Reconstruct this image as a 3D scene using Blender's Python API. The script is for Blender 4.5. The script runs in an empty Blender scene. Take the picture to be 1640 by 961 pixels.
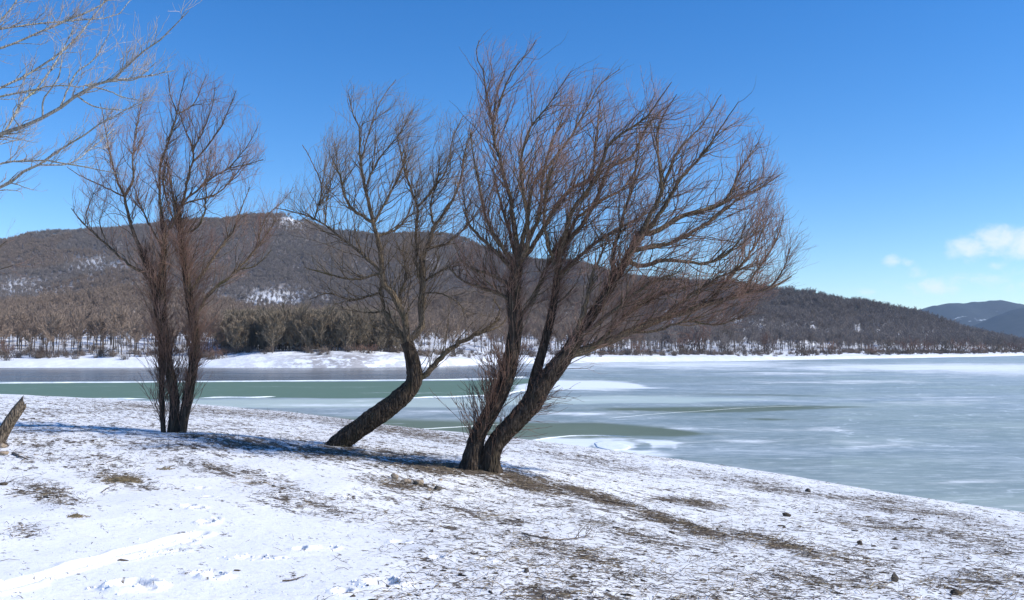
import bpy, math, random
import numpy as np
from mathutils import Vector
random.seed(7); rng = np.random.default_rng(11)
S = bpy.context.scene
COL = S.collection
# ------------------------------------------------------------------ camera
F = 1420.0; CX, CY = 820.0, 480.5; HZ = 560.0          # focal length and image centre in photo pixels, horizon row
CAMZ = 4.0
PITCH = math.atan((HZ - CY) / F)
cam_d = bpy.data.cameras.new('camera'); cam_d.lens = 36.0 * F / 1640.0; cam_d.sensor_width = 36.0
cam_d.clip_start = 0.1; cam_d.clip_end = 30000
cam = bpy.data.objects.new('camera', cam_d); COL.objects.link(cam)
cam.location = (0, 0, CAMZ); cam.rotation_euler = (math.pi / 2 + PITCH, 0, 0)
S.camera = cam
# ------------------------------------------------------------------ sky, sun, exposure
SUN_EL = math.radians(39); SUN_AZ = math.radians(101)    # azimuth clockwise from +Y (view direction)
world = bpy.data.worlds.new('World'); S.world = world; world.use_nodes = True
wn = world.node_tree.nodes; wl = world.node_tree.links; wn.clear()
sky = wn.new('ShaderNodeTexSky'); sky.sky_type = 'NISHITA'; sky.sun_disc = False
sky.sun_elevation = SUN_EL; sky.sun_rotation = SUN_AZ
sky.altitude = 600; sky.air_density = 1.0; sky.dust_density = 0.1; sky.ozone_density = 4.0
hs = wn.new('ShaderNodeHueSaturation'); hs.inputs['Saturation'].default_value = 1.32; hs.inputs['Value'].default_value = 1.0; hs.inputs['Hue'].default_value = 0.507
bg = wn.new('ShaderNodeBackground'); bg.inputs['Strength'].default_value = 0.135
wo = wn.new('ShaderNodeOutputWorld')
wl.new(sky.outputs[0], hs.inputs['Color']); wl.new(hs.outputs[0], bg.inputs[0])
def wmath(op, a, b=0.0, c=None, clamp=False):
    n = wn.new('ShaderNodeMath'); n.operation = op; n.use_clamp = clamp
    for k, v in enumerate((a, b) if c is None else (a, b, c)):
        if isinstance(v, (int, float)): n.inputs[k].default_value = v
        else: wl.new(v, n.inputs[k])
    return n.outputs[0]
tc = wn.new('ShaderNodeTexCoord'); sx = wn.new('ShaderNodeSeparateXYZ'); wl.new(tc.outputs['Generated'], sx.inputs[0])
yy_ = wmath('MAXIMUM', sx.outputs[1], 0.05); cu = wmath('DIVIDE', sx.outputs[0], yy_); cv = wmath('DIVIDE', sx.outputs[2], yy_)   # where a far cloud bank stands: sideways and up per metre of distance
cloud_sum = 0.0
for u0, v0, su, sv, am in [(.520,.1145,.030,.0150,1.0),(.553,.1235,.034,.0175,1.15),(.590,.1200,.045,.0190,1.2),(.640,.128,.05,.02,1.0),(.505,.1080,.020,.0090,.75),(.548,.0955,.014,.006,.65),
        (.432,.1005,.013,.0085,.85),(.447,.0995,.011,.0065,.75),(.478,.0720,.022,.0130,.85),(.500,.0715,.025,.0110,.7),(.452,.0680,.018,.0110,.5),(.430,.076,.014,.008,.42),(.62,.085,.07,.018,.6), (.46,.086,.03,.012,.55), (.53,.078,.05,.010,.66), (.40,.064,.03,.007,.5), (.585,.070,.05,.009,.6)]:
    e = wmath('ADD', wmath('POWER', wmath('ABSOLUTE', wmath('DIVIDE', wmath('SUBTRACT', cu, u0), su)), 2.0), wmath('POWER', wmath('ABSOLUTE', wmath('DIVIDE', wmath('SUBTRACT', cv, v0), sv)), 2.0))
    g_ = wmath('MULTIPLY', wmath('EXPONENT', wmath('MULTIPLY', e, -0.9)), am)
    cloud_sum = wmath('MAXIMUM', g_, cloud_sum)
cc = wn.new('ShaderNodeCombineXYZ'); wl.new(cu, cc.inputs[0]); wl.new(wmath('MULTIPLY', cv, 1.5), cc.inputs[1])
cn = wn.new('ShaderNodeTexNoise'); cn.inputs['Scale'].default_value = 42; cn.inputs['Detail'].default_value = 7; cn.inputs['Roughness'].default_value = 0.62; cn.inputs['Distortion'].default_value = 0.3; wl.new(cc.outputs[0], cn.inputs['Vector'])
mr = wn.new('ShaderNodeMapRange'); mr.interpolation_type = 'SMOOTHSTEP'; mr.inputs['From Min'].default_value = 0.22; mr.inputs['From Max'].default_value = 1.25; mr.inputs['To Max'].default_value = 0.74
wl.new(wmath('ADD', cloud_sum, wmath('MULTIPLY', wmath('SUBTRACT', cn.outputs['Fac'], 0.5), 1.5)), mr.inputs['Value'])
mask = wmath('MULTIPLY', mr.outputs[0], wmath('MULTIPLY', cloud_sum, 2.2, clamp=True))
cb_ = wn.new('ShaderNodeBackground'); cb_.inputs['Color'].default_value = (0.90, 0.94, 1.0, 1); cb_.inputs['Strength'].default_value = 0.85
mx_ = wn.new('ShaderNodeMixShader'); wl.new(mask, mx_.inputs[0]); wl.new(bg.outputs[0], mx_.inputs[1]); wl.new(cb_.outputs[0], mx_.inputs[2]); wl.new(mx_.outputs[0], wo.inputs[0])
sl = bpy.data.lights.new('sun', 'SUN'); sl.energy = 4.1; sl.angle = math.radians(0.5); sl.color = (1.0, 0.95, 0.87)
sun = bpy.data.objects.new('sun', sl); COL.objects.link(sun)
sd = Vector((math.sin(SUN_AZ) * math.cos(SUN_EL), math.cos(SUN_AZ) * math.cos(SUN_EL), math.sin(SUN_EL)))
sun.rotation_euler = sd.to_track_quat('Z', 'Y').to_euler(); sun.location = (60, 0, 80)
S.view_settings.view_transform = 'Standard'; S.view_settings.look = 'None'
S.view_settings.exposure = 0.39; S.view_settings.gamma = 1.0
S.render.engine = 'CYCLES'
S.cycles.use_denoising = True; S.cycles.denoising_input_passes = 'RGB_ALBEDO_NORMAL'; S.cycles.denoising_prefilter = 'ACCURATE'; S.cycles.use_adaptive_sampling = False
S.cycles.max_bounces = 6; S.cycles.diffuse_bounces = 3; S.cycles.glossy_bounces = 3; S.cycles.volume_bounces = 1; S.cycles.transparent_max_bounces = 8

# ------------------------------------------------------------------ helpers
cp, sp = math.cos(PITCH), math.sin(PITCH)
def at(px, py, Y):
    """the point at depth Y seen at photo pixel px, py"""
    px, py, Y = np.asarray(px, float), np.asarray(py, float), np.asarray(Y, float)
    dx = (px - CX) / F; dy = -(py - CY) / F
    y = cp - sp * dy; z = sp + cp * dy
    t = Y / y
    return np.stack([dx * t, Y + 0 * t, CAMZ + z * t], -1)
def proj(P):
    P = np.asarray(P, float); x = P[..., 0]; y = P[..., 1]; z = P[..., 2] - CAMZ
    fw = y * cp + z * sp; up = -y * sp + z * cp
    fw = np.where(fw < 0.05, 0.05, fw)
    return CX + F * x / fw, CY - F * up / fw
def hash2(ix, iy, s):
    h = (ix.astype(np.int64) * 374761393 + iy.astype(np.int64) * 668265263 + s * 974711) & 0x7fffffff
    h = ((h ^ (h >> 13)) * 1274126177) & 0x7fffffff
    return ((h ^ (h >> 16)) & 0xffff) / 65535.0
def vnoise(x, y, s=0):
    ix, iy = np.floor(x), np.floor(y); fx, fy = x - ix, y - iy
    fx = fx * fx * (3 - 2 * fx); fy = fy * fy * (3 - 2 * fy)
    a = hash2(ix, iy, s); b = hash2(ix + 1, iy, s); c = hash2(ix, iy + 1, s); d = hash2(ix + 1, iy + 1, s)
    return (a + (b - a) * fx) * (1 - fy) + (c + (d - c) * fx) * fy - 0.5
def fbm(x, y, s=0, o=4):
    r = 0; a = 1.0
    for k in range(o):
        r = r + a * vnoise(x * 2 ** k + 17.3 * k, y * 2 ** k - 9.1 * k, s + k); a *= 0.5
    return r
def sstep(a, b, x):
    t = np.clip((x - a) / (b - a), 0, 1); return t * t * (3 - 2 * t)
def mesh_np(name, V, Fc, mat=None, parent=None, smooth=True, link=True, mats=None, midx=None):
    """V (n,3), Fc (m,k) index array, or a list of such arrays"""
    me = bpy.data.meshes.new(name)
    fl = Fc if isinstance(Fc, list) else [Fc]
    V = np.asarray(V, np.float32)
    me.vertices.add(len(V)); me.vertices.foreach_set('co', V.ravel())
    tot = np.concatenate([np.full(len(f), f.shape[1], np.int32) for f in fl])
    idx = np.concatenate([f.ravel() for f in fl]).astype(np.int32)
    me.loops.add(len(idx)); me.loops.foreach_set('vertex_index', idx)
    me.polygons.add(len(tot))
    st = np.concatenate([[0], np.cumsum(tot)[:-1]]).astype(np.int32)
    me.polygons.foreach_set('loop_start', st); me.polygons.foreach_set('loop_total', tot)
    me.polygons.foreach_set('use_smooth', np.full(len(tot), smooth, bool))
    for m in (mats or ([mat] if mat else [])): me.materials.append(m)
    if midx is not None: me.polygons.foreach_set('material_index', np.asarray(midx, np.int32))
    me.update(calc_edges=True)
    o = bpy.data.objects.new(name, me)
    if link: COL.objects.link(o)
    if parent: o.parent = parent
    return o
def attr(o, name, vals):
    a = o.data.attributes.new(name, 'FLOAT', 'POINT'); a.data.foreach_set('value', np.asarray(vals, np.float32).ravel())
def tag(o, label=None, cat=None, group=None, kind=None):
    if label: o['label'] = label
    if cat: o['category'] = cat
    if group: o['group'] = group
    if kind: o['kind'] = kind
    return o
def empty(name, loc):
    o = bpy.data.objects.new(name, None); COL.objects.link(o); o.location = tuple(float(v) for v in loc)
    o.empty_display_size = 0.3
    return o
def grid_faces(n, m, off=0, wrap=False):
    i = np.arange(n - 1)[:, None]; j = np.arange(m if wrap else m - 1)[None, :]
    j2 = (j + 1) % m
    return np.stack([i * m + j, i * m + j2, (i + 1) * m + j2, (i + 1) * m + j], -1).reshape(-1, 4) + off
def tubes(P, R, sides):
    """M polylines of N points -> verts, quad faces (open tubes, pointed when the radius runs out)"""
    M, N, _ = P.shape
    T = np.empty_like(P); T[:, 1:-1] = P[:, 2:] - P[:, :-2]; T[:, 0] = P[:, 1] - P[:, 0]; T[:, -1] = P[:, -1] - P[:, -2]
    T /= np.linalg.norm(T, axis=2, keepdims=True) + 1e-9
    ref = np.eye(3)[np.argmin(np.abs(T).max(1), axis=1)][:, None, :] * np.ones_like(T)     # the axis the line never runs along
    A = np.cross(T, ref); A /= np.linalg.norm(A, axis=2, keepdims=True) + 1e-9
    B = np.cross(T, A)
    th = np.arange(sides) / sides * 2 * np.pi
    rr = R[..., None] if R.ndim == 2 else R
    V = P[:, :, None, :] + (np.cos(th) * rr)[..., None] * A[:, :, None, :] + (np.sin(th) * rr)[..., None] * B[:, :, None, :]
    base = grid_faces(N, sides, 0, True)
    Fq = (base[None] + (np.arange(M) * N * sides)[:, None, None]).reshape(-1, 4)
    return V.reshape(-1, 3), Fq
def join(parts):
    V = []; Fq = []; o = 0
    for v, f in parts:
        V.append(v); Fq.append(f + o); o += len(v)
    return np.concatenate(V), np.concatenate(Fq)
def resample(P, n):
    """Catmull-Rom through the points, n samples evenly spaced; extra columns go along"""
    P = np.asarray(P, float)
    Q = np.vstack([2 * P[0] - P[1], P, 2 * P[-1] - P[-2]])
    out = []
    for i in range(len(P) - 1):
        a, b, c, d = Q[i], Q[i + 1], Q[i + 2], Q[i + 3]
        for t in np.linspace(0, 1, 12, endpoint=False):
            out.append(0.5 * (2 * b + (c - a) * t + (2 * a - 5 * b + 4 * c - d) * t * t + (3 * b - a - 3 * c + d) * t ** 3))
    out.append(P[-1]); out = np.array(out)
    s = np.concatenate([[0], np.cumsum(np.linalg.norm(np.diff(out[:, :3], axis=0), axis=1))])
    q = np.linspace(0, s[-1], n)
    return np.stack([np.interp(q, s, out[:, k]) for k in range(P.shape[1])], 1)
# ---- materials
class NT:
    def __init__(s, name):
        s.m = bpy.data.materials.new(name); s.m.use_nodes = True; s.t = s.m.node_tree; s.n = s.t.nodes; s.l = s.t.links
        s.p = s.n['Principled BSDF']
    def node(s, t, **k):
        n = s.n.new(t)
        for a, b in k.items(): setattr(n, a, b)
        return n
    def put(s, v, sock):
        if isinstance(v, (int, float)): sock.default_value = v
        elif isinstance(v, (tuple, list)): sock.default_value = (*v, 1) if (len(v) == 3 and sock.type == 'RGBA') else v
        else: s.l.new(v, sock)
    def math(s, op, a, b=0.0, clamp=False):
        n = s.node('ShaderNodeMath', operation=op, use_clamp=clamp); s.put(a, n.inputs[0]); s.put(b, n.inputs[1]); return n.outputs[0]
    def coord(s, kind='Object', scale=(1, 1, 1), rot=(0, 0, 0)):
        c = s.node('ShaderNodeTexCoord'); m = s.node('ShaderNodeMapping'); m.inputs['Scale'].default_value = scale
        m.inputs['Rotation'].default_value = rot
        s.l.new(c.outputs[kind], m.inputs[0]); return m.outputs[0]
    def noise(s, vec, scale, detail=3, rough=0.55, dist=0):
        n = s.node('ShaderNodeTexNoise'); s.put(vec, n.inputs['Vector']); n.inputs['Scale'].default_value = scale
        n.inputs['Detail'].default_value = detail; n.inputs['Roughness'].default_value = rough; n.inputs['Distortion'].default_value = dist
        return n.outputs['Fac']
    def voro(s, vec, scale, feature='F1'):
        n = s.node('ShaderNodeTexVoronoi', feature=feature); s.put(vec, n.inputs['Vector']); n.inputs['Scale'].default_value = scale
        return n.outputs['Distance']
    def rng(s, v, a, b, c=0.0, d=1.0, smooth=True):
        n = s.node('ShaderNodeMapRange'); n.interpolation_type = 'SMOOTHSTEP' if smooth else 'LINEAR'
        s.put(v, n.inputs['Value'])
        for k, q in zip(('From Min', 'From Max', 'To Min', 'To Max'), (a, b, c, d)): n.inputs[k].default_value = q
        return n.outputs[0]
    def mix(s, f, a, b):
        n = s.node('ShaderNodeMix', data_type='RGBA'); s.put(f, n.inputs[0]); s.put(a, n.inputs[6]); s.put(b, n.inputs[7]); return n.outputs[2]
    def mixf(s, f, a, b):
        n = s.node('ShaderNodeMix', data_type='FLOAT'); s.put(f, n.inputs[0]); s.put(a, n.inputs[2]); s.put(b, n.inputs[3]); return n.outputs[0]
    def attr(s, name):
        return s.node('ShaderNodeAttribute', attribute_name=name).outputs['Fac']
    def rand(s):
        return s.node('ShaderNodeObjectInfo').outputs['Random']
    def bump(s, h, strength=0.5, dist=0.02):
        b = s.node('ShaderNodeBump'); b.inputs['Strength'].default_value = strength; b.inputs['Distance'].default_value = dist
        s.put(h, b.inputs['Height']); s.l.new(b.outputs[0], s.p.inputs['Normal'])
    def out(s, color, rough=0.8, spec=0.3):
        s.put(color, s.p.inputs['Base Color']); s.put(rough, s.p.inputs['Roughness']); s.put(spec, s.p.inputs['Specular IOR Level']); return s.m
SNOW = (0.83, 0.86, 0.90); DIRT = (0.17, 0.125, 0.085)
def bark_mat(name, dark, light, vs=1.0, snow=False):
    t = NT(name); v = t.coord('Object', (1, 1, 0.16))
    n1 = t.noise(v, 26 * vs, 5, 0.65, 0.6); n2 = t.voro(v, 20 * vs, 'DISTANCE_TO_EDGE'); n3 = t.noise(t.coord('Object'), 3.0, 4)
    c = t.mix(t.rng(n1, 0.35, 0.68), dark, light)
    c = t.mix(t.rng(n3, 0.52, 0.75, 0, 0.55), c, tuple(0.5 * (a + b) * k for a, b, k in zip(dark, light, (0.85, 1.05, 0.75))))
    h = t.math('ADD', t.math('MULTIPLY', n1, 0.6), t.rng(n2, 0.0, 0.25))
    t.bump(h, 0.75, 0.03)
    return t.out(c, 0.9, 0.15)
def twig_mat(name, a, b):
    t = NT(name); n = t.noise(t.coord('Object'), 1.1, 3); k = t.noise(t.coord('Object'), 30, 1)
    return t.out(t.mix(t.rng(t.math('ADD', n, t.math('MULTIPLY', t.math('SUBTRACT', k, 0.5), 0.7)), 0.3, 0.7), a, b), 0.6, 0.35)

# ------------------------------------------------------------------ near ground: the snowy shore the trees stand on
ctl_px = [(0,961,5.3),(400,961,5.45),(820,961,5.6),(1250,961,5.9),(1640,961,6.2),(0,800,9.5),(0,720,14),(0,668,21),(0,641,30),
 (150,695,15.8),(275,691,17),(545,715,16),(765,752,14),(300,860,7.6),(800,860,8.0),(1200,870,8.9),(1640,885,9.4),(500,760,12),
 (1640,850,13.5),(1300,805,17.5),(1450,815,17.5),(1000,760,19),(1100,800,14),(800,728,21.5),(545,692,25),(275,667,27),(400,662,38),(900,800,12),
 (660,705,25),(130,652,30)]
C = at(*np.array(ctl_px).T)
def wat(px, py): 
    dy = -(py - CY) / F; return -CAMZ * (cp - sp * dy) / (sp + cp * dy)
shore_px = [(1900,858),(1640,820),(1400,785),(1240,757),(1000,724),(860,706),(700,691),(540,669),(330,651),(150,643),(0,640.5),(-250,640)]
SH = np.array([at(a, b, wat(a, b)) for a, b in shore_px])
ext = [(0,0,2.45),(-9,0,2.7),(-25,0,3.2),(12,0,1.6),(30,0,0.2),(0,-14,2.7),(-20,-20,3.4),(25,-20,1.2),(-30,25,2.7),(-40,40,2.2),(-60,20,3.5),
 (-9,8,2.6),(9,6,1.9),(60,-30,-2.0),(40,5,-1.4),(-45,75,-0.5)]
deep = [(p[0] * 1.22, p[1] * 1.25 + 3, -1.5) for p in SH]
deep2 = [(p[0] * 1.8, p[1] * 1.8 + 6, -4.0) for p in SH]
K = np.vstack([C, SH, np.array(ext), np.array(deep), np.array(deep2)])
def tps(d2):
    return 0.5 * d2 * np.log(d2 + 1e-9)
_A = K[:, :2] / 20.0
_d = ((_A[:, None] - _A[None]) ** 2).sum(-1)
_n = len(K); _L = np.zeros((_n + 3, _n + 3)); _L[:_n, :_n] = tps(_d) + np.eye(_n) * 0.004
_L[:_n, _n] = 1; _L[:_n, _n + 1:] = _A; _L[_n:, :_n] = _L[:_n, _n:].T
_w = np.linalg.solve(_L, np.concatenate([K[:, 2], [0, 0, 0]]))
def ground_base(x, y):
    x = np.atleast_1d(np.asarray(x, float)); y = np.atleast_1d(np.asarray(y, float)); sh = x.shape
    X = np.stack([x.ravel(), y.ravel()], 1) / 20.0; out = np.empty(len(X))
    for i in range(0, len(X), 20000):
        q = X[i:i + 20000]; d = ((q[:, None] - _A[None]) ** 2).sum(-1)
        out[i:i + 20000] = tps(d) @ _w[:_n] + _w[_n] + q @ _w[_n + 1:]
    return out.reshape(sh)
def ray_ground0(px, py, fn):
    Y = np.concatenate([np.linspace(3, 30, 900), np.linspace(30, 110, 700)[1:]])
    P = at(np.full(len(Y), px), np.full(len(Y), py), Y)
    g = fn(P[:, 0], P[:, 1]); k = np.argmax(P[:, 2] <= g)
    return np.array([P[k, 0], P[k, 1], g[k]])
pits = []      # x, y, radius x, radius y, depth, rim
for px, py, rx, ry, d in [(213,936,.125,.10,.085),(238,941,.05,.04,.03),(344,922,.075,.055,.06),(325,916,.09,.05,.03),(330,842,.07,.06,.05),(345,838,.04,.04,.04),(316,822,.06,.06,.04),
    (303,818,.07,.05,.04),(322,784,.05,.06,.035),(333,803,.05,.05,.03),(300,868,.06,.05,.035),(640,870,.07,.06,.03),(612,940,.11,.08,.05),(625,938,.05,.05,.03),(548,950,.06,.05,.03),(700,900,.05,.05,.03),
    (520,878,.09,.06,.03),(408,893,.14,.04,.035),(480,880,.05,.05,.03),(775,905,.06,.05,.03),(560,800,.06,.06,.03)]:
    g = ray_ground0(px, py, ground_base); pits.append((g[0], g[1], rx, ry, d * 1.6))
def line_pts(pp): return np.array([ray_ground0(a, b, ground_base)[:2] for a, b in pp])
trails = [(line_pts([(-40,950),(60,922),(150,895),(225,876),(270,866),(318,856)]), .075, .045), (line_pts([(200,893),(240,884),(282,880)]), .05, .02)]
def ground_z(x, y, fine=True):
    z = ground_base(x, y)
    r = np.hypot(x, y); calm = sstep(0.1, 0.5, z)
    z = z + calm * (0.10 * fbm(x / 3.1, y / 3.1, 3, 3))
    if fine:
        px, py = proj(np.stack([x, y, z], -1))
        rough = bare_field(px, py, x, y)
        z = z + calm * (0.035 * fbm(x / 0.55, y / 0.8, 9, 3) * (0.35 + rough) + 0.022 * fbm(x / 0.13, y / 0.17, 19, 2) * np.clip(rough, 0.06, 1))
        for a, b, rx, ry, d in pits:
            q = np.hypot((x - a) / rx, (y - b) / ry) + 0.25 * vnoise(x * 22, y * 22, 41)
            z = z - d * (1 - sstep(0.68, 1.06, q)) + 0.28 * d * np.exp(-((q - 1.35) / 0.32) ** 2)
        for L, w, d in trails:
            dm = np.full(x.shape, 9.0)
            for i in range(len(L) - 1):
                a, b = L[i], L[i + 1]; ab = b - a
                t = np.clip(((x - a[0]) * ab[0] + (y - a[1]) * ab[1]) / (ab @ ab), 0, 1)
                dm = np.minimum(dm, np.hypot(x - a[0] - t * ab[0], y - a[1] - t * ab[1]))
            q = dm / (w * (1 + 0.7 * vnoise(x * 4, y * 4, 51))) + 0.3 * vnoise(x * 14, y * 14, 52)
            z = z - d * (1 - sstep(0.3, 1.2, q)) * (0.75 + 0.8 * vnoise(x * 6, y * 6, 57)) + 0.35 * d * np.exp(-((q - 1.5) / 0.4) ** 2)
    return z
# bare earth: blobs (px, py, sx, sy, tilt, amount) laid where the photograph shows earth and litter through the snow
BL = [(835,770,70,13,.22,.90),(950,794,90,9,.30,.74),(1085,838,100,10,.32,.68),(1110,805,60,8,.15,.66),(1230,868,90,9,.22,.64),(1420,845,170,18,.2,.43),(1330,890,150,16,.15,.36),(1560,870,110,26,.15,.40),
 (1000,850,120,14,.25,.42),(700,748,110,12,.1,.75),(560,725,160,14,.06,.66),(420,712,120,10,.05,.62),(330,700,70,8,.03,.55),(640,775,60,10,.1,.62),(500,810,110,22,.2,.36),(760,820,120,16,.15,.36),
 (700,860,60,14,.1,.24),(760,930,140,18,.05,.24),(1000,920,180,22,.1,.28),(1300,930,200,22,.05,.30),(1550,930,120,22,.05,.34),(80,795,60,18,.25,.50),(45,850,45,16,.0,.38),(190,766,70,16,.2,.42),(120,735,130,12,.05,.36),
 (350,660,330,10,.06,.52),(640,690,170,12,.14,.60),(950,740,150,14,.18,.42),(1200,775,170,14,.17,.46),(1450,815,180,16,.17,.46),(120,660,150,8,.0,.42),(900,880,130,20,.2,.42),(320,745,130,12,.25,.38),(430,775,90,16,.3,.36),(290,715,90,9,0,.5)]
def bare_field(px, py, x, y):
    edge = 470 + (961 - py) * .2 + 60 * np.sin(py / 23.0)              # clean drifted snow at lower left, thin speckled snow everywhere else
    b = .10 + .12 * sstep(-60, 260, px - edge) * sstep(690, 760, py) + .20 * (1 - sstep(700, 760, py)) * sstep(640, 655, py)
    for a, c, sx, sy, tl, am in BL:
        u = px - a; v = py - c - u * tl
        b = np.maximum(b, am * np.exp(-((u / sx) ** 2 + (v / sy) ** 2) * 0.6))
    b = b - 0.16 * np.exp(-(((px - 220) / 260) ** 2 + ((py - 890) / 75) ** 2) * 0.7)
    off = (px < -60) | (px > 1700) | (py > 1000) | (y < 4)
    return np.where(off, 0.28, np.clip(b, 0, 1))
ang = np.concatenate([np.radians(np.linspace(-180, -40, 36, endpoint=False)), np.radians(np.linspace(-40, 40, 600)), np.radians(np.linspace(40, 180, 37)[1:])])
rad = np.concatenate([np.linspace(0.3, 4.8, 14, endpoint=False), np.geomspace(4.8, 12, 230, endpoint=False), np.geomspace(12, 36, 150, endpoint=False), np.geomspace(36, 150, 60)])
RR, AA = np.meshgrid(rad, ang, indexing='ij'); GX = RR * np.sin(AA); GY = RR * np.cos(AA)
GZ = ground_z(GX, GY)
gV = np.stack([GX, GY, GZ], -1).reshape(-1, 3)
t = NT('snow_and_earth')
o1 = t.coord('Object'); b = t.attr('bare')
cb = t.node('ShaderNodeCombineXYZ')                             # streaks lie along the old strand lines, parallel to the water
for k, v in enumerate(((0.57 * .38, -0.82 * .38, 0), (0.82, 0.57, 0))):
    dp = t.node('ShaderNodeVectorMath', operation='DOT_PRODUCT'); t.l.new(o1, dp.inputs[0]); dp.inputs[1].default_value = v; t.l.new(dp.outputs['Value'], cb.inputs[k])
st = cb.outputs[0]
nA = t.noise(st, 6.0, 6, 0.70); nB = t.noise(o1, 15, 5, 0.72); nC = t.noise(o1, 0.8, 3)
sig = t.math('ADD', t.math('ADD', t.math('MULTIPLY', nA, 0.50), t.math('MULTIPLY', nB, 0.38)), t.math('MULTIPLY', nC, 0.22))
# mask: earth shows where bare + noise passes a threshold
sig = t.math('ADD', t.math('MULTIPLY', t.math('SUBTRACT', sig, 0.55), 2.3), 0.55)
mk = t.rng(t.math('ADD', sig, t.math('MULTIPLY', b, 0.47)), 0.725, 0.815)
nE = t.noise(o1, 40, 4, 0.7); nF = t.noise(st, 34, 3, 0.7)
mk = t.math('MAXIMUM', mk, t.math('MULTIPLY', t.rng(t.math('ADD', t.math('ADD', t.math('MULTIPLY', nF, .7), t.math('MULTIPLY', nA, .3)), t.math('MULTIPLY', b, 0.16)), 0.60, 0.645), 0.85)); nG = t.noise(o1, 9, 3)
earth = t.mix(t.rng(nE, 0.3, 0.7), (0.06, 0.046, 0.036), (0.20, 0.155, 0.108))
earth = t.mix(t.rng(nG, 0.55, 0.75, 0, 0.5), earth, (0.16, 0.135, 0.08))
earth = t.mix(t.rng(b, 0.35, 0.75), t.mix(nE, (0.05, 0.042, 0.036), (0.17, 0.14, 0.115)), earth)
snowc = t.mix(t.rng(nC, 0.3, 0.7), (0.84, 0.85, 0.865), (0.89, 0.89, 0.89))
snowc = t.mix(t.rng(t.math('ADD', nB, t.math('MULTIPLY', b, 0.30)), 0.46, 0.80, 0, 0.5), snowc, (0.47, 0.44, 0.41))
t.bump(t.math('ADD', t.math('MULTIPLY', t.math('SUBTRACT', 1.0, mk), 0.6), t.math('ADD', t.math('MULTIPLY', nB, 0.5), t.math('MULTIPLY', nE, 0.25))), 0.55, 0.03)
GROUND = t.out(t.mix(mk, snowc, earth), t.mixf(mk, 0.55, 0.95), 0.25)
ground = mesh_np('snowy_ground', gV, grid_faces(len(rad), len(ang)), GROUND)
gpx, gpy = proj(gV); attr(ground, 'bare', bare_field(gpx, gpy, gV[:, 0], gV[:, 1])); tag(ground, kind='structure')
def gpt(px, py): return ray_ground0(px, py, lambda x, y: ground_z(x, y))

# ------------------------------------------------------------------ the frozen lake
rows = np.concatenate([[560.6, 561.2, 562, 563, 564.2], np.arange(565, 650, 0.75), np.arange(650, 720, 1.1), np.arange(720, 900, 3), [960, 1100]])
cols = np.concatenate([np.arange(-1400, -200, 60), np.arange(-200, 1840, 7), np.arange(1840, 3100, 60)])
LR, LC = np.meshgrid(rows, cols, indexing='ij')
LY = np.vectorize(wat)(0 * LR, LR); lP = at(LC, LR, LY); lP[..., 2] = 0.0
x, y = LC, LR
I = lambda xs, ys: np.interp(x, xs, ys)
jit = 3.4 * fbm(lP[..., 0] / 11, lP[..., 1] / 16, 70, 5) * np.clip((y - 575) / 40, .15, 1.2)
def band(top, bot, soft=1.0): return np.minimum(y - top, bot - y) / soft
green = band(I([-300,0,400,760,850,1040],[614,613.5,611,609,606,602]) + .3 * jit, I([-300,0,120,330,445,560,760,860],[650,641,640,638,637,638,636,622]) + .7 * jit) / 3
green = np.where(x > 850, np.minimum(green, (855 - x) / 8), green)
near_w = band(I([200,330,450,540,640,760,860],[655,650,656,664,668,672,678]) + jit, I([200,860],[700,715])) / 8          # dark open strip along our bank
near_w = np.minimum(near_w, np.minimum((x - 230) / 60, (1100 - x) / 200))
tp = lambda a0, a1, s0=40, s1=40: np.clip(np.minimum((x - a0) / s0, (a1 - x) / s1), -1, 1)
olive = np.maximum.reduce([
  band(I([620,760,860,960,1060,1130],[671,676,676,674,681,690]) + jit, I([620,760,860,960,1080,1130],[694,703,701,701,702,698]) + jit) / 6 * (x > 600) * np.clip((1200 - x) / 90, 0, 1),
  np.minimum(np.minimum(band(I([950,1060,1250,1360],[652,650,647,649]) + jit, I([950,1060,1200,1360],[657,661,661,654]) + jit) / 3, 1), tp(940, 1400, 60, 60)) * .8,
  band(I([1180,1230,1290],[669,668,671]) + .6 * jit, I([1180,1230,1290],[670.5,674,672]) + .6 * jit) / 3 * .8 * (x > 1175) * (x < 1295),
  band(I([1000,1150,1350],[629,626,633]) + .5 * jit, I([1000,1150,1350],[630,633.5,637]) + .5 * jit) / 4 * .55 * np.clip((1380 - x) / 90, 0, 1) * (x > 960)])
pale = np.maximum.reduce([np.clip((1330 - x) / 160, 0, 1) * band(I([-300,0,330,760,860,1000,1300],[637,640,638,637,634,633,636]) + .5 * jit, I([-300,0,330,560,760,860,1000,1180,1300],[650,648,653,655,654,648,647,644,640]) + jit) / 6])
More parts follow.
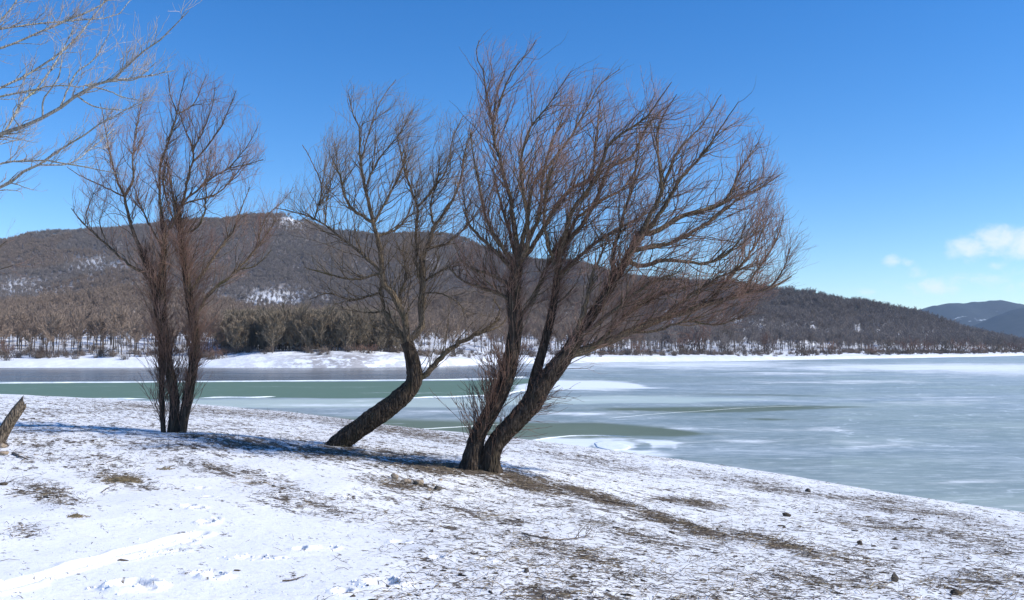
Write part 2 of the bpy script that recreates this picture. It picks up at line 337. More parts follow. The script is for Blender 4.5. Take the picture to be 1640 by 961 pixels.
white = np.maximum.reduce([
  np.minimum(band(I([800,850,900,960,1010,1050],[622,610,605,606,610,619]) + .4 * jit, I([800,850,900,1000,1060,1100],[630,629,628,628,625,620]) + .9 * jit) / 8, tp(815, 1085, 30, 60)),
  np.minimum(band(I([830,870,960,1010,1060,1110],[707,699,698,699,702,710]) + .6 * jit, I([830,900,1000,1060,1130],[712,722,735,736,730]) + jit) / 10, tp(815, 1120, 30, 130) * .9),
  .62 * np.exp(-(((x - 1500) / 330) ** 2 + ((y - 588) / 7) ** 2)) + .35 * np.exp(-(((x - 1640) / 200) ** 2 + ((y - 600) / 10) ** 2)),
  .52 * np.exp(-(((x - 1100) / 260) ** 2 + ((y - 584) / 9) ** 2)),
  .45 * np.exp(-(((x - 870) / 120) ** 2 + ((y - 588) / 8) ** 2)),
  *[am_ * np.exp(-(((x - a_) / sx_) ** 2 + ((y - b_) / sy_) ** 2)) for a_, b_, sx_, sy_, am_ in [(1300,686,90,5,.40),(1190,641,120,4,.36),(1520,640,150,7,.30),(1090,687,50,4,.42),(1190,706,60,4,.34),(1420,715,120,8,.24),(1560,770,90,9,.26),
     (700,660,110,3,.36),(520,650,140,2.5,.40),(930,663,60,3,.36),(820,668,60,3,.32),(1330,612,200,3,.36),(1010,640,160,3,.30),(1250,598,160,3,.42),(1560,690,100,5,.28)]]])
wob = 1 + .5 * fbm(x / 40, y / 8, 90, 3)
ring = np.exp(-((np.hypot((x - 988) / 44, (y - 714) / 9.5) * wob - .92) / .24) ** 2)
white = white - 0.6 * ring * (x < 1040)
white = np.maximum(white, 0.5 * np.exp(-((np.hypot((x - 1040) / 42, (y - 716) / 10) * wob - 1) / .2) ** 2) * (x > 1050) * (y < 722))
gloss = band(I([-300,0,760,850],[588,588,583,583]), I([-300,0,400,760,850],[613,613,611,609,606])) / 6 * np.clip((900 - x) / 80, 0, 1)
t = NT('lake_ice')
ow = t.coord('Object'); os_ = t.coord('Object', (0.4, 1, 1), (0, 0, 0.12))
n1 = t.noise(os_, 0.12, 6, 0.65); n2 = t.noise(t.coord('Object', (0.45, 1, 1)), 1.6, 5, 0.7); n3 = t.noise(ow, 7, 3); nw = t.noise(os_, 0.03, 4, 0.6)
e = t.math('MULTIPLY', t.math('SUBTRACT', n1, 0.5), 1.3)
def f(name, lo=0.0, hi=0.35, k=1.0): return t.rng(t.math('ADD', t.attr(name), t.math('MULTIPLY', e, k)), lo, hi)
n4 = t.noise(t.coord('Object', (0.33, 1, 1)), 2.6, 6, 0.78); n5 = t.noise(os_, 0.35, 5, 0.7)
ice = t.mix(t.rng(t.math('ADD', t.math('MULTIPLY', n4, .6), t.math('MULTIPLY', n5, .4)), 0.43, 0.57), (0.23, 0.27, 0.265), (0.46, 0.50, 0.495))
ice = t.mix(t.rng(nw, 0.40, 0.60, 0, 0.65), ice, (0.22, 0.255, 0.20))
ice = t.mix(t.rng(t.math('ADD', t.math('MULTIPLY', n4, .7), t.math('MULTIPLY', nw, .3)), 0.54, 0.64, 0, 0.65), ice, (0.70, 0.74, 0.74))
ck = t.node('ShaderNodeVectorMath', operation='ADD'); t.l.new(ow, ck.inputs[0]); dn = t.node('ShaderNodeTexNoise'); t.l.new(ow, dn.inputs['Vector']); dn.inputs['Scale'].default_value = .35; dn.inputs['Detail'].default_value = 4
ds = t.node('ShaderNodeVectorMath', operation='SCALE'); t.l.new(dn.outputs['Color'], ds.inputs[0]); ds.inputs['Scale'].default_value = 5.0; t.l.new(ds.outputs[0], ck.inputs[1])
ice = t.mix(t.math('MULTIPLY', t.rng(t.voro(ck.outputs[0], .10, 'DISTANCE_TO_EDGE'), .014, .004), t.rng(n5, .42, .62, 0, .6)), ice, (.74, .78, .78))
c = t.mix(f('gloss', 0, .5, .4), ice, t.mix(t.noise(t.coord('Object', (.7, .05, 1)), .5, 4, .7), (0.045, 0.052, 0.056), (0.17, 0.185, 0.19)))  # dark streaks painted in for the wood's reflection on the smooth ice
c = t.mix(t.math('MULTIPLY', f('pale', -.1, .5, 1.1), 0.92), c, t.mix(n2, (0.46, 0.54, 0.45), (0.60, 0.66, 0.58)))
fo = f('olive', -.1, .9, .8); c = t.mix(t.math('MULTIPLY', fo, 0.9), c, (0.11, 0.135, 0.075))
fn = f('near_w', -.2, .9, .9); c = t.mix(t.math('MULTIPLY', fn, 0.75), c, (0.15, 0.185, 0.125))
fg = f('green', 0, .25, .25); c = t.mix(fg, c, t.mix(n2, (0.11, 0.17, 0.11), (0.15, 0.215, 0.145)))
wv = t.rng(t.math('ADD', t.attr('white'), t.math('MULTIPLY', t.math('ADD', e, t.math('ADD', t.math('MULTIPLY', t.math('SUBTRACT', n2, 0.5), 0.9), t.math('MULTIPLY', t.math('SUBTRACT', n5, 0.5), 1.1))), 0.9)), 0.12, 0.62)
c = t.mix(wv, c, t.mix(n2, (0.66, 0.73, 0.77), (0.86, 0.89, 0.91)))
rough = t.mixf(f('gloss', 0, .5, .4), t.mixf(wv, 0.34, 0.7), 0.17)
fw_ = t.math('MAXIMUM', fg, t.math('MAXIMUM', fo, fn)); rough = t.mixf(fw_, rough, 0.45)
hb = t.math('ADD', t.math('MULTIPLY', n2, t.mixf(f('gloss', 0, .5, .4), 1.0, 0.05)), t.math('MULTIPLY', n3, 0.06))
t.bump(hb, 0.35, 0.05)
LAKE = t.out(c, rough, t.mixf(fw_, t.mixf(f('gloss', 0, .5, .4), 0.2, 0.3), 0.05))
lake = mesh_np('lake', lP.reshape(-1, 3), grid_faces(len(rows), len(cols)), LAKE); tag(lake, kind='structure')
for nm, a in (('green', green), ('near_w', near_w), ('olive', olive), ('pale', pale), ('white', white), ('gloss', gloss)): attr(lake, nm, np.clip(a, -1, 1))
t = NT('ridge_ice'); n2 = t.noise(t.coord('Object'), 2.5, 5, .7); t.bump(n2, .6, .1)
RIDGE = t.out(t.mix(n2, (0.62, 0.70, 0.73), (0.90, 0.92, 0.93)), 0.6, 0.3)
def ice_ridge(pp, h, w, label, crumbled=False):
    L = np.array([at(a, b, wat(a, b)) for a, b in pp]); L[:, 2] = 0
    n = max(40, int(np.linalg.norm(np.diff(L, axis=0), axis=1).sum() / max(w * 0.5, .06))); n = min(n, 700)
    Q = resample(L, n); T = np.gradient(Q, axis=0); T /= np.linalg.norm(T, axis=1, keepdims=True); Nn = np.stack([-T[:, 1], T[:, 0], 0 * T[:, 0]], 1)
    sm = lambda a_: np.convolve(np.pad(a_, 6, mode='edge'), np.ones(13) / 13, 'valid')
    hh = h * (0.35 + .45 * rng.random(n) + 1.0 * np.clip(sm(rng.random(n)) * 4 - 1.6, 0, 1)) * np.clip(np.minimum(np.arange(n), n - 1 - np.arange(n)) / 5, .05, 1); ww = w * (0.5 + rng.random(n)); wb = rng.random(n) - .5
    if not crumbled: hh = h * (.45 + .8 * sm(rng.random(n))) * np.clip(np.minimum(np.arange(n), n - 1 - np.arange(n)) / 9, .05, 1); ww = w * (.35 + sm(rng.random(n)) * 1.2); wb = sm(sm(rng.random(n)) - .5) * 8
    wob = Nn * wb[:, None] * w
    V = np.stack([Q + wob - Nn * ww[:, None] - [0, 0, .05], Q + wob * 1.3 - Nn * ww[:, None] * .3 + np.array([0, 0, 1]) * hh[:, None], Q + wob + Nn * ww[:, None] * .35 + np.array([0, 0, .8]) * hh[:, None], Q + wob + Nn * ww[:, None] - [0, 0, .05]], 1)
    o = mesh_np('ice_ridge', V.reshape(-1, 3), grid_faces(n, 4), RIDGE, smooth=False)
    return tag(o, label, 'ice ridge')
ice_ridge([(-160,615),(0,614),(250,612.2),(430,610.8),(600,609.5),(765,607.5),(845,604)], .13, .30, 'long thin white ice ridge along the far edge of the green open water', False)
ice_ridge([(318,637.5),(360,636.8),(405,637),(444,635)], .09, .25, 'short crumbled white ice ridge between the double stemmed tree and the leaning tree')
ice_ridge([(655,638.5),(690,636.5),(722,636),(760,634.5),(800,632),(850,623)], .11, .28, 'crumbled white ice ridge on the green water between leaning trunk and big tree')
ice_ridge([(60,641),(120,639.6),(180,639.4),(235,638.8)], .12, .3, 'low white ice ridge left of the double stemmed tree above the snowy bank', False)
ice_ridge([(632,688),(680,687),(740,683.5),(800,680)], .035, .05, 'thin white refrozen crack in the dark ice behind the foot of the big tree', False)
ice_ridge([(975,670),(1050,663),(1127,658),(1200,653),(1290,650)], .012, .03, 'thin pale refrozen crack running across the dark streak right of the big tree', False)
ice_ridge([(848,706),(905,699),(960,698),(1012,699.5)], .04, .05, 'thin white rim along the outer edge of the white shore ice', False)
a, bb = np.meshgrid(np.linspace(0, 2 * np.pi, 48, endpoint=False), [0, .5, .9, 1.0, 1.02], indexing='xy')
rr = bb * (1 + .06 * np.sin(3 * a + 1) + .03 * np.sin(7 * a)); e0 = at(979, 714.5, wat(979, 714.5)); e1 = at(952, 711, wat(952, 711)); e2 = at(1008, 716, wat(1008, 716))
ux = (e2 - e1) / 2; uy = at(981, 708, wat(981, 708)) - at(981, 720.5, wat(981, 720.5)); uy = uy / 2
zz = np.array([.03, .03, .028, .02, -.05])[:, None] * np.ones_like(a)
fv = e0[None, None] + (rr * np.cos(a))[..., None] * ux + (rr * np.sin(a))[..., None] * uy; fv[..., 2] = zz
tag(mesh_np('ice_floe', fv.reshape(-1, 3), grid_faces(5, 48, 0, True), RIDGE), 'oval white ice floe ringed by dark water near the snowy shore', 'ice floe')

# ------------------------------------------------------------------ far shore, hills, mountain
def sheet(name, table, sub, mat, namp=1.0, x0=-520, x1=2250, step=14):
    tb = sorted(table.items()); xs = np.array([k for k, _ in tb], float)
    A = np.array([v for _, v in tb], float)                       # columns, points, (Y, z)
    u = np.arange(x0, x1 + 1, step)
    G = np.stack([np.stack([np.interp(u, xs, A[:, k, j]) for k in range(A.shape[1])], 1) for j in (0, 1)], -1)
    rowsv = []
    for k in range(A.shape[1] - 1):
        for s in np.linspace(0, 1, sub, endpoint=False): rowsv.append(G[:, k] * (1 - s) + G[:, k + 1] * s)
    rowsv.append(G[:, -1]); H = np.array(rowsv)
    Yv, Zv = H[..., 0].copy(), H[..., 1].copy()
    for _ in range(2):                                            # soften the creases above the bank
        Z2 = Zv.copy(); Z2[1:-1] = (Zv[:-2] + 2 * Zv[1:-1] + Zv[2:]) / 4; q = sstep(2.5, 8, Zv); Zv = Zv * (1 - q) + Z2 * q
    X = (u[None] - CX) / F * Yv
    amp = namp * np.clip((Zv - 0.3) / 10, 0, 1) * np.clip(Yv / 600, .2, 2)
    Zv = Zv + amp * (9 * fbm(X / 120, Yv / 150, 5, 4) - 5 * np.abs(vnoise(X / 60, Yv / 300, 8))) + np.clip(Zv, 0, 1) * .5 * fbm(X / 6, Yv / 5, 6, 3)
    P = np.stack([X, Yv, Zv], -1)
    o = mesh_np(name, P.reshape(-1, 3), grid_faces(P.shape[0], P.shape[1]), mat); tag(o, kind='structure'); return o, P
def prof(pts, wlpy, end):
    w = float(wat(0, wlpy)); out = [(w - 12, -1.5), (w, 0.0)]
    for Y, py in pts: out.append((Y, float(at(0, py, Y)[2])))
    return out + end
hill = {}
def hcol(px, wlpy, pts, back=250, bz=.35):
    Yc = pts[-1][0]; zc = float(at(0, pts[-1][1], Yc)[2]); hill[px] = prof(pts, wlpy, [(Yc + back, zc * bz), (Yc + 2 * back, 2.0)])
hcol(-520, 589, [(203,578),(215,570),(280,552),(400,522),(520,500)]); hcol(0, 589, [(203,578),(215,570),(280,553),(400,527),(520,506)])
hcol(100, 589, [(203,577),(215,569),(280,553),(400,520),(530,494)]); hcol(200, 589, [(203,577),(216,569),(280,552),(400,517),(540,485)])
hcol(310, 588, [(206,577),(222,569),(285,551),(400,520),(540,490)]); hcol(350, 589, [(204,579),(218,567),(275,555),(360,535),(520,500)])
hcol(400, 589, [(201,578),(212,564),(250,557),(330,543),(500,512)]); hcol(560, 589, [(201,578),(212,563),(250,557),(330,543),(490,514)])
hcol(640, 588, [(208,577),(225,565),(280,556),(400,530),(540,505)]); hcol(700, 587, [(214,576),(245,566),(320,550),(450,520),(600,495)])
hcol(820, 583, [(255,575),(290,567),(370,550),(500,520),(680,476)]); hcol(1000, 580, [(296,572),(335,567),(450,546),(600,505),(800,450)], 300)
hcol(1100, 579, [(310,572),(350,567),(460,547),(610,506),(800,452)], 300); hcol(1200, 578, [(330,572),(375,566.5),(480,548),(620,510),(800,457)], 300)
hcol(1300, 576, [(370,571),(400,566),(500,550),(620,520),(780,471)], 300); hcol(1450, 573.5, [(430,569),(460,565.5),(580,551),(720,525),(850,503)], 300)
hcol(1560, 571.5, [(505,568),(540,564),(660,555),(800,542),(900,531)], 300); hcol(1650, 569.5, [(620,566),(660,563),(800,559),(900,556),(1000,553)], 300)
hcol(1800, 567.5, [(780,564.5),(820,562),(900,560),(1000,559),(1100,556)], 300); hcol(2250, 566, [(980,563),(1020,562),(1100,560),(1200,559),(1300,555)], 300)
t = NT('wooded_snow_slope'); ob = t.coord('Object')
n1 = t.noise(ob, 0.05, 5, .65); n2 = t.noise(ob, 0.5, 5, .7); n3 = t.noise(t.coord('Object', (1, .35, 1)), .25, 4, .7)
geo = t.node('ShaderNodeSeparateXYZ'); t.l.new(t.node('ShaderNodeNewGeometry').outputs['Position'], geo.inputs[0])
hi_ = t.rng(geo.outputs[2], 18, 50); up = t.rng(geo.outputs[2], 2.2, 3.4)                             # leaf litter above the beach; lower streaks also paint the bank's shade
litter_shade = t.math('MULTIPLY', t.rng(t.math('ADD', t.math('ADD', t.math('MULTIPLY', n2, .6), t.math('MULTIPLY', n3, .5)), t.math('MULTIPLY', hi_, .14)),   .47, .60), t.mixf(up, t.math('ADD', t.math('MULTIPLY', t.attr('earth_shade'), .62), .14), t.mixf(t.rng(geo.outputs[2], 9, 40), .40, .92)))
litter_shade = t.math('MULTIPLY', litter_shade, t.math('SUBTRACT', 1.0, t.attr('clear')))
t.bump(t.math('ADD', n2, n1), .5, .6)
SLOPE = t.out(t.mix(litter_shade, t.mix(n1, (0.72, 0.77, 0.84), (0.86, 0.88, 0.91)), (0.155, 0.125, 0.112)), .9, .1)
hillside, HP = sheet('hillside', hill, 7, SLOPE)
_hx = proj(HP)[0]; attr(hillside, 'earth_shade', sstep(335, 400, _hx) * (1 - sstep(690, 800, _hx)) * np.clip(.75 + 1.3 * vnoise(HP[..., 0] / 9, HP[..., 1] / 30, 61), 0, 1))  # headland bank face: dark streaks put its shade and earth into the colour
mt = {}
for px, sil in [(-520,372),(-100,374),(0,377),(150,366),(250,356),(330,351),(440,347),(480,356),(540,365),(620,373),(720,385),(760,395),(850,415),(1000,438),(1200,470),(1400,530)]:
    L = []
    for Y, fr in [(640,-.25),(800,.12),(950,.36),(1100,.56),(1300,.80),(1500,1.0)]:
        py = 545 + (sil - 545) * fr if fr > 0 else 562
        L.append((Y, max(float(at(0, py, Y)[2]), 1)))
    zc = L[-1][1]; mt[px] = L + [(1900, zc * .5), (2300, 1.0)]
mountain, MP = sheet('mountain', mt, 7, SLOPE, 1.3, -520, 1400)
t = NT('far_hills'); n1 = t.noise(t.coord('Object'), .006, 6, .7); n2 = t.noise(t.coord('Object'), .03, 4, .7)
FARH = t.out(t.mix(t.rng(t.math('ADD', n1, t.math('MULTIPLY', n2, .4)), .84, .95), t.mix(n2, (0.035, 0.045, 0.058), (0.07, 0.078, 0.09)), (0.6, 0.65, 0.7)), .95, .05)  # bluish base colour paints in part of the distance haze
def far_ridge(pts, Y, wid):
    xs = np.arange(pts[0][0], pts[-1][0] + 1, 6); zc = np.array([float(at(0, v, Y)[2]) for v in np.interp(xs, *np.array(pts).T)])
    V = []
    for s in np.linspace(-1, 1, 21):
        yy = Y + s * wid; pr = (1 - abs(s) ** 1.3)
        X = (xs - CX) / F * (Y + 0.35 * s * wid); nz = 26 * fbm(X / 260, np.full(len(X), yy / 330.0), 31, 4) * (1 - pr * .8) * (pr > .02)
        V.append(np.stack([X, np.full(len(X), yy), np.maximum(zc * pr + nz + 5 * fbm(X / 30, np.full(len(X), yy / 50.), 36, 2), -2)], -1))
    V = np.array(V); return tag(mesh_np('distant_hill', V.reshape(-1, 3), grid_faces(V.shape[0], V.shape[1]), FARH), kind='structure')
far_ridge([(1250,556),(1400,522),(1470,497),(1495,489),(1520,485),(1545,486),(1580,482),(1605,481),(1635,487),(1680,493),(1760,500),(1900,525),(2100,557)], 4500, 900)
far_ridge([(1450,557),(1540,530),(1590,509),(1620,498),(1660,487),(1720,478),(1800,480),(1950,505),(2150,557)], 3500, 700)

# ------------------------------------------------------------------ far trees
def far_tree_parts(seed, h, spread, ntw, tw, low=.46):
    r = np.random.default_rng(seed)
    tl = np.array([[0, 0, -.6], [r.normal(0, .08), r.normal(0, .08), h * .3], [r.normal(0, .2), r.normal(0, .2), h * .6], [r.normal(0, .5), r.normal(0, .5), h * .74]])
    tp = resample(tl, 6)[None]; trunk = tubes(tp, np.linspace(.135, .025, 6)[None], 5)
    parts = []; ends = []
    for k in range(11):
        f0 = r.uniform(low, .98); i = f0 * 5; p0 = tp[0, int(i)] + (tp[0, min(int(i) + 1, 5)] - tp[0, int(i)]) * (i % 1)
        a = r.uniform(0, 2 * np.pi); ln = h * r.uniform(.22, .36) * (1.25 - f0 * .6); out = spread * r.uniform(.5, 1)
        d = np.array([np.cos(a) * out, np.sin(a) * out, r.uniform(.40, .95)]); d /= np.linalg.norm(d)
        q = np.array([p0, p0 + d * ln * .5, p0 + d * ln + [0, 0, ln * .18]]); parts.append((q, .06)); ends.append(q)
    lim = [tubes(resample(q, 4)[None], np.linspace(w, .02, 4)[None], 3) for q, w in parts]
    src = np.array([resample(q, 8) for q in ends] + [resample(tl[2:], 8)])
    k = np.minimum(r.integers(0, len(src) + 1, ntw), len(src) - 2 + (r.random(ntw) < .35)); j = r.integers(1, 8, ntw); p = src[k, j]
    tg = src[k, j] - src[k, j - 1]; tg /= np.linalg.norm(tg, axis=1, keepdims=True)
    d = tg * .6 + r.normal(0, .50, (ntw, 3)) + [0, 0, .62]; d /= np.linalg.norm(d, axis=1, keepdims=True)
    ln = r.uniform(.6, 1.7, ntw)[:, None]; sd_ = np.cross(d, r.normal(0, 1, (ntw, 3))); sd_ /= np.linalg.norm(sd_, axis=1, keepdims=True)
    V = np.stack([p - sd_ * tw, p + sd_ * tw, p + d * ln * .6 + sd_ * tw * .8 + r.normal(0, .06, (ntw, 3)), p + d * ln], 1).reshape(-1, 3)
    Fq = np.arange(ntw * 4).reshape(-1, 4)
    crown = join(lim + [(V, Fq)])
    return trunk, crown
def wood_mat(name, a, b):
    t = NT(name); k = t.rand(); return t.out(t.mix(t.math('ADD', t.math('MULTIPLY', k, .75), t.math('MULTIPLY', t.noise(t.coord('Object'), .8, 2), .25)), a, b), .9, .1)
FT = wood_mat('far_trunk', (0.06, 0.05, 0.046), (0.14, 0.118, 0.105))
FCs = {'brown': wood_mat('brown_crown', (0.19, 0.145, 0.118), (0.31, 0.235, 0.18)), 'olive': wood_mat('olive_crown', (0.18, 0.145, 0.105), (0.27, 0.215, 0.155)), 'grey': wood_mat('grey_crown', (0.185, 0.155, 0.142), (0.29, 0.245, 0.215))}
protos = {}
protocol = bpy.data.collections.new('wood_prototypes')              # joined copies for the wood that reads as one mass
PV = [(1, 11.0, .95, 640, .0135), (2, 9.8, 1.15, 680, .0135), (3, 11.8, .85, 640, .0135), (4, 8.6, 1.2, 600, .0135)]
for kind in FCs:
    for i, a in enumerate(PV):
        h = a[1] * (.92 if kind == 'olive' else 1); tr, cr = far_tree_parts(a[0] + (20 if kind == 'olive' else 0), h, a[2] * (.8 if kind == 'olive' else 1), int(a[3] * (1.5 if kind == 'olive' else 1.0)), a[4] * (.9 if kind == 'olive' else 1), .16 if kind == 'olive' else .42)
        protos[kind, i] = (tr, cr)
        j = join([tr, cr]); me = mesh_np('wood_tree', *j, mats=[FT, FCs[kind]], midx=np.concatenate([np.zeros(len(tr[1])), np.ones(len(cr[1]))]), link=False, smooth=False)
        protocol.objects.link(me)
for i in range(2):                                               # low brush for the edge of the wood
    r = np.random.default_rng(70 + i); n = 60; p = r.normal(0, .5, (n, 3)) * [1, 1, 0]; d = r.normal(0, .6, (n, 3)); d[:, 2] = np.abs(d[:, 2]) + .7; d /= np.linalg.norm(d, axis=1, keepdims=True); L = r.uniform(.8, 2.2, (n, 1))
    st_ = tubes(np.stack([p - [0, 0, .2], p + d * L * .6, p + d * L], 1), np.tile([.025, .018, .008], (n, 1)), 3); m = 150; k = r.integers(0, n, m); b0 = p[k] + d[k] * L[k] * r.uniform(.3, .9, (m, 1)); e_ = b0 + (d[k] + r.normal(0, .6, (m, 3))) * r.uniform(.3, .7, (m, 1))
    tw_ = tubes(np.stack([b0, e_], 1), np.tile([.014, .006], (m, 1)), 3); j = join([st_, tw_]); me = mesh_np('zz_brush', *j, mats=[FT, FCs['brown']], midx=np.concatenate([np.zeros(len(st_[1])), np.ones(len(tw_[1]))]), link=False, smooth=False); protocol.objects.link(me)
def scatter_on(P, dens, seed):
    r = np.random.default_rng(seed)
    a = P[:-1, :-1]; b_ = P[:-1, 1:]; c_ = P[1:, 1:]; d_ = P[1:, :-1]
    area = np.linalg.norm(np.cross(b_ - a, d_ - a), axis=-1)
    n = r.poisson(area * dens)
    i, j = np.nonzero(n); rep = n[i, j]; i = np.repeat(i, rep); j = np.repeat(j, rep)
    s, q = r.random((2, len(i), 1))
    return a[i, j] * (1 - s) * (1 - q) + b_[i, j] * s * (1 - q) + c_[i, j] * s * q + d_[i, j] * (1 - s) * q
def zthr(px): return 1.9 + 1.1 * sstep(335, 365, px) * (1 - sstep(640, 700, px))     # height of the bank edge above the ice
def dens_of(px, py, Y, z):
    zt = zthr(px); d = (.030 - .006 * (px > 1180) + .030 * sstep(9, 26, z)) * sstep(zt - .2, zt + .9, z) * np.ones_like(px)
    d = d * (1 - .55 * ((px > 640) & (px < 860) & (Y < 430)))
    d = np.where((px > 355) & (px < 650) & (Y > 212) & (Y < 330), .16 * sstep(2.8, 3.6, z), d)
    return d
pts = scatter_on(HP, 0.17, 5)
px, py = proj(pts); keep = rng.random(len(pts)) < dens_of(px, py, pts[:, 1], pts[:, 2]) / .17
pts = pts[keep & (px > -260) & (px < 1900)]; px, py = proj(pts)
order = np.argsort(pts[:, 1]); inframe = (px > 0) & (px < 1640)
slp = []   # the nearest trees in view become single things: per 10-pixel strip the nearest ones, 290 in all
bins = {}
for i in order:
    if inframe[i]: bins.setdefault(int(px[i] // 11.5), []).append(i)
for k in bins: slp += bins[k][:2]
slp = slp[:300]; single = np.zeros(len(pts), bool); single[slp] = True
def kind_of(px, Y): 
    k = np.full(len(px), 'grey ', dtype='<U5')
    k[px < 1050 + 120 * vnoise(px / 40, Y / 60, 3)] = 'brown'; k[(px > 350) & (px < 640) & (Y < 380)] = 'olive'
    return np.char.strip(k)
pk = kind_of(px, pts[:, 1])
cache = {}
def ftree(kind, i):
    if (kind, i) not in cache:
        tr, cr = protos[kind, i]
        a = mesh_np('trunk', *tr, FT, link=False); c = mesh_np('crown', *cr, FCs[kind], link=False, smooth=False)
        cache[kind, i] = (a.data, c.data); bpy.data.objects.remove(a); bpy.data.objects.remove(c)
    return cache[kind, i]
secs = [(0, 60, 'slender bare tree across the lake straight above the leaning stump'),
        (60, 150, 'slender bare tree on the far bank between the stump and the double stemmed tree'),
        (150, 245, 'slender bare tree on the far bank just left of the double stemmed tree'),
        (245, 310, 'bare tree across the lake glimpsed between the two upright stems'),
        (310, 360, 'bare tree on the far bank just right of the double stemmed tree'),
        (360, 450, 'thin olive brown tree in the left end of the dense far grove'),
        (450, 550, 'thin olive brown tree in the middle of the dense far grove'),
        (550, 650, 'thin tree in the right end of the dense far grove behind the leaning tree'),
        (650, 730, 'thin dark trunk on the snowy far slope just right of the leaning tree'),
        (730, 830, 'thin dark trunk on the snowy far slope just left of the big tree'),
        (830, 960, 'dark bare tree across the lake behind the big tree trunks'),
        (960, 1080, 'dark bare tree on the far shore under the lowest limb of the big tree'),
        (1080, 1180, 'dark bare tree around the largest reddish far shrub'),
        (1180, 1280, 'dark bare tree on the far shore under the right tip of the big crown'),
        (1280, 1400, 'bare grey tree on the far shore just right of the big crown'),
        (1400, 1520, 'bare grey tree on the far shore below the clouds'),
        (1520, 1660, 'small bare grey tree at the low right end of the far wood')]
for i in slp:
    r_ = empty('bare_tree', pts[i]); a, c = ftree(str(pk[i]), int(rng.integers(4)))
    s_ = rng.uniform(.75, 1.12); r_.scale = (s_, s_, s_ * rng.uniform(.9, 1.1)); r_.rotation_euler = (rng.normal(0, .03), rng.normal(0, .03), rng.uniform(0, 6.28))
    for nm, d in (('trunk', a), ('crown', c)):
        o = bpy.data.objects.new(nm, d); COL.objects.link(o); o.parent = r_
    lab = [l for a0, b0, l in secs if a0 <= px[i] < b0 + .01][0]
    tag(r_, lab, 'tree', 'bare trees along the far shore')
def instance_cloud(name, P, kinds, smin, smax):
    n = len(P); me = bpy.data.meshes.new(name); me.vertices.add(n); me.vertices.foreach_set('co', np.asarray(P, np.float32).ravel())
    o = bpy.data.objects.new(name, me); COL.objects.link(o)
    a = me.attributes.new('rot', 'FLOAT_VECTOR', 'POINT'); rv = np.zeros((n, 3), np.float32); rv[:, 2] = rng.uniform(0, 6.28, n); rv[:, :2] = rng.normal(0, .03, (n, 2)); a.data.foreach_set('vector', rv.ravel())
    a = me.attributes.new('size', 'FLOAT', 'POINT'); a.data.foreach_set('value', rng.uniform(smin, smax, n).astype(np.float32))
    kb = {'brown': 0, 'olive': 4, 'grey': 8, 'brush': 12}; names = [f'{k}{i}' for k in FCs for i in range(4)]
    a = me.attributes.new('pick', 'INT', 'POINT'); a.data.foreach_set('value', np.array([kb[k] for k in kinds], np.int32) + np.where(np.asarray(kinds) == 'brush', rng.integers(0, 2, n), rng.integers(0, 4, n)).astype(np.int32))
    ng = bpy.data.node_groups.new(name, 'GeometryNodeTree'); ng.interface.new_socket('Geometry', in_out='INPUT', socket_type='NodeSocketGeometry'); ng.interface.new_socket('Geometry', in_out='OUTPUT', socket_type='NodeSocketGeometry')
    N = ng.nodes; gi = N.new('NodeGroupInput'); go = N.new('NodeGroupOutput'); ip = N.new('GeometryNodeInstanceOnPoints'); ci = N.new('GeometryNodeCollectionInfo')
    ci.inputs['Collection'].default_value = protocol; ci.inputs['Separate Children'].default_value = True; ci.inputs['Reset Children'].default_value = True
    def na(nm, ty):
        q = N.new('GeometryNodeInputNamedAttribute'); q.data_type = ty; q.inputs['Name'].default_value = nm; return q.outputs['Attribute']
    ip.inputs['Pick Instance'].default_value = True
    ng.links.new(gi.outputs[0], ip.inputs['Points']); ng.links.new(ci.outputs[0], ip.inputs['Instance']); ng.links.new(na('pick', 'INT'), ip.inputs['Instance Index'])
    ng.links.new(na('rot', 'FLOAT_VECTOR'), ip.inputs['Rotation']); ng.links.new(na('size', 'FLOAT'), ip.inputs['Scale']); ng.links.new(ip.outputs[0], go.inputs[0])
    md = o.modifiers.new('scatter', 'NODES'); md.node_group = ng
    return o
rest = pts[~single]
bp = scatter_on(HP, 0.20, 15); bx, by = proj(bp)
bk = rng.random(len(bp)) < np.exp(-((bp[:, 2] - zthr(bx) - .5) / .6) ** 2) * (.45 + .9 * vnoise(bp[:, 0] / 9, bp[:, 1] / 9, 12)) + .03 * (bp[:, 2] > 3) * (bp[:, 2] < 14)
bp = bp[bk & (bx > -200) & (bx < 1850)]
tag(instance_cloud('brush', bp, np.full(len(bp), 'brush'), .35, 1.0), 'low bare brush along the foot of the wood across the lake', 'brush', kind='stuff')
tag(instance_cloud('hillside_wood', rest, pk[~single], .75, 1.15), 'bare brown and grey winter wood covering the hill across the lake', 'woodland', kind='stuff')
mp = scatter_on(MP, 0.06, 9); mx, my = proj(mp)
def clearing(mx, my): return .85 * np.exp(-(((mx - 150) / 45) ** 2 + ((my - 425) / 12) ** 2)) + .8 * np.exp(-(((mx - 440) / 70) ** 2 + ((my - 478) / 14) ** 2)) + .75 * np.exp(-(((mx - 30) / 60) ** 2 + ((my - 460) / 14) ** 2)) + 1.1 * np.exp(-(((mx - 475) / 28) ** 2 + ((my - 353) / 8) ** 2)) + .5 * np.exp(-(((mx - 680) / 40) ** 2 + ((my - 420) / 12) ** 2))
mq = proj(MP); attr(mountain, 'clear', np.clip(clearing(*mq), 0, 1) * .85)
thin = clearing(mx, my); mk_ = (rng.random(len(mp)) > thin * 1.05) & (mp[:, 2] > 4) & (mp[:, 1] < 1680) & (mx > -200)
mp = mp[mk_]
mkind = np.where(vnoise(mp[:, 0] / 90, mp[:, 1] / 120, 4) > -.05, 'grey', 'brown')
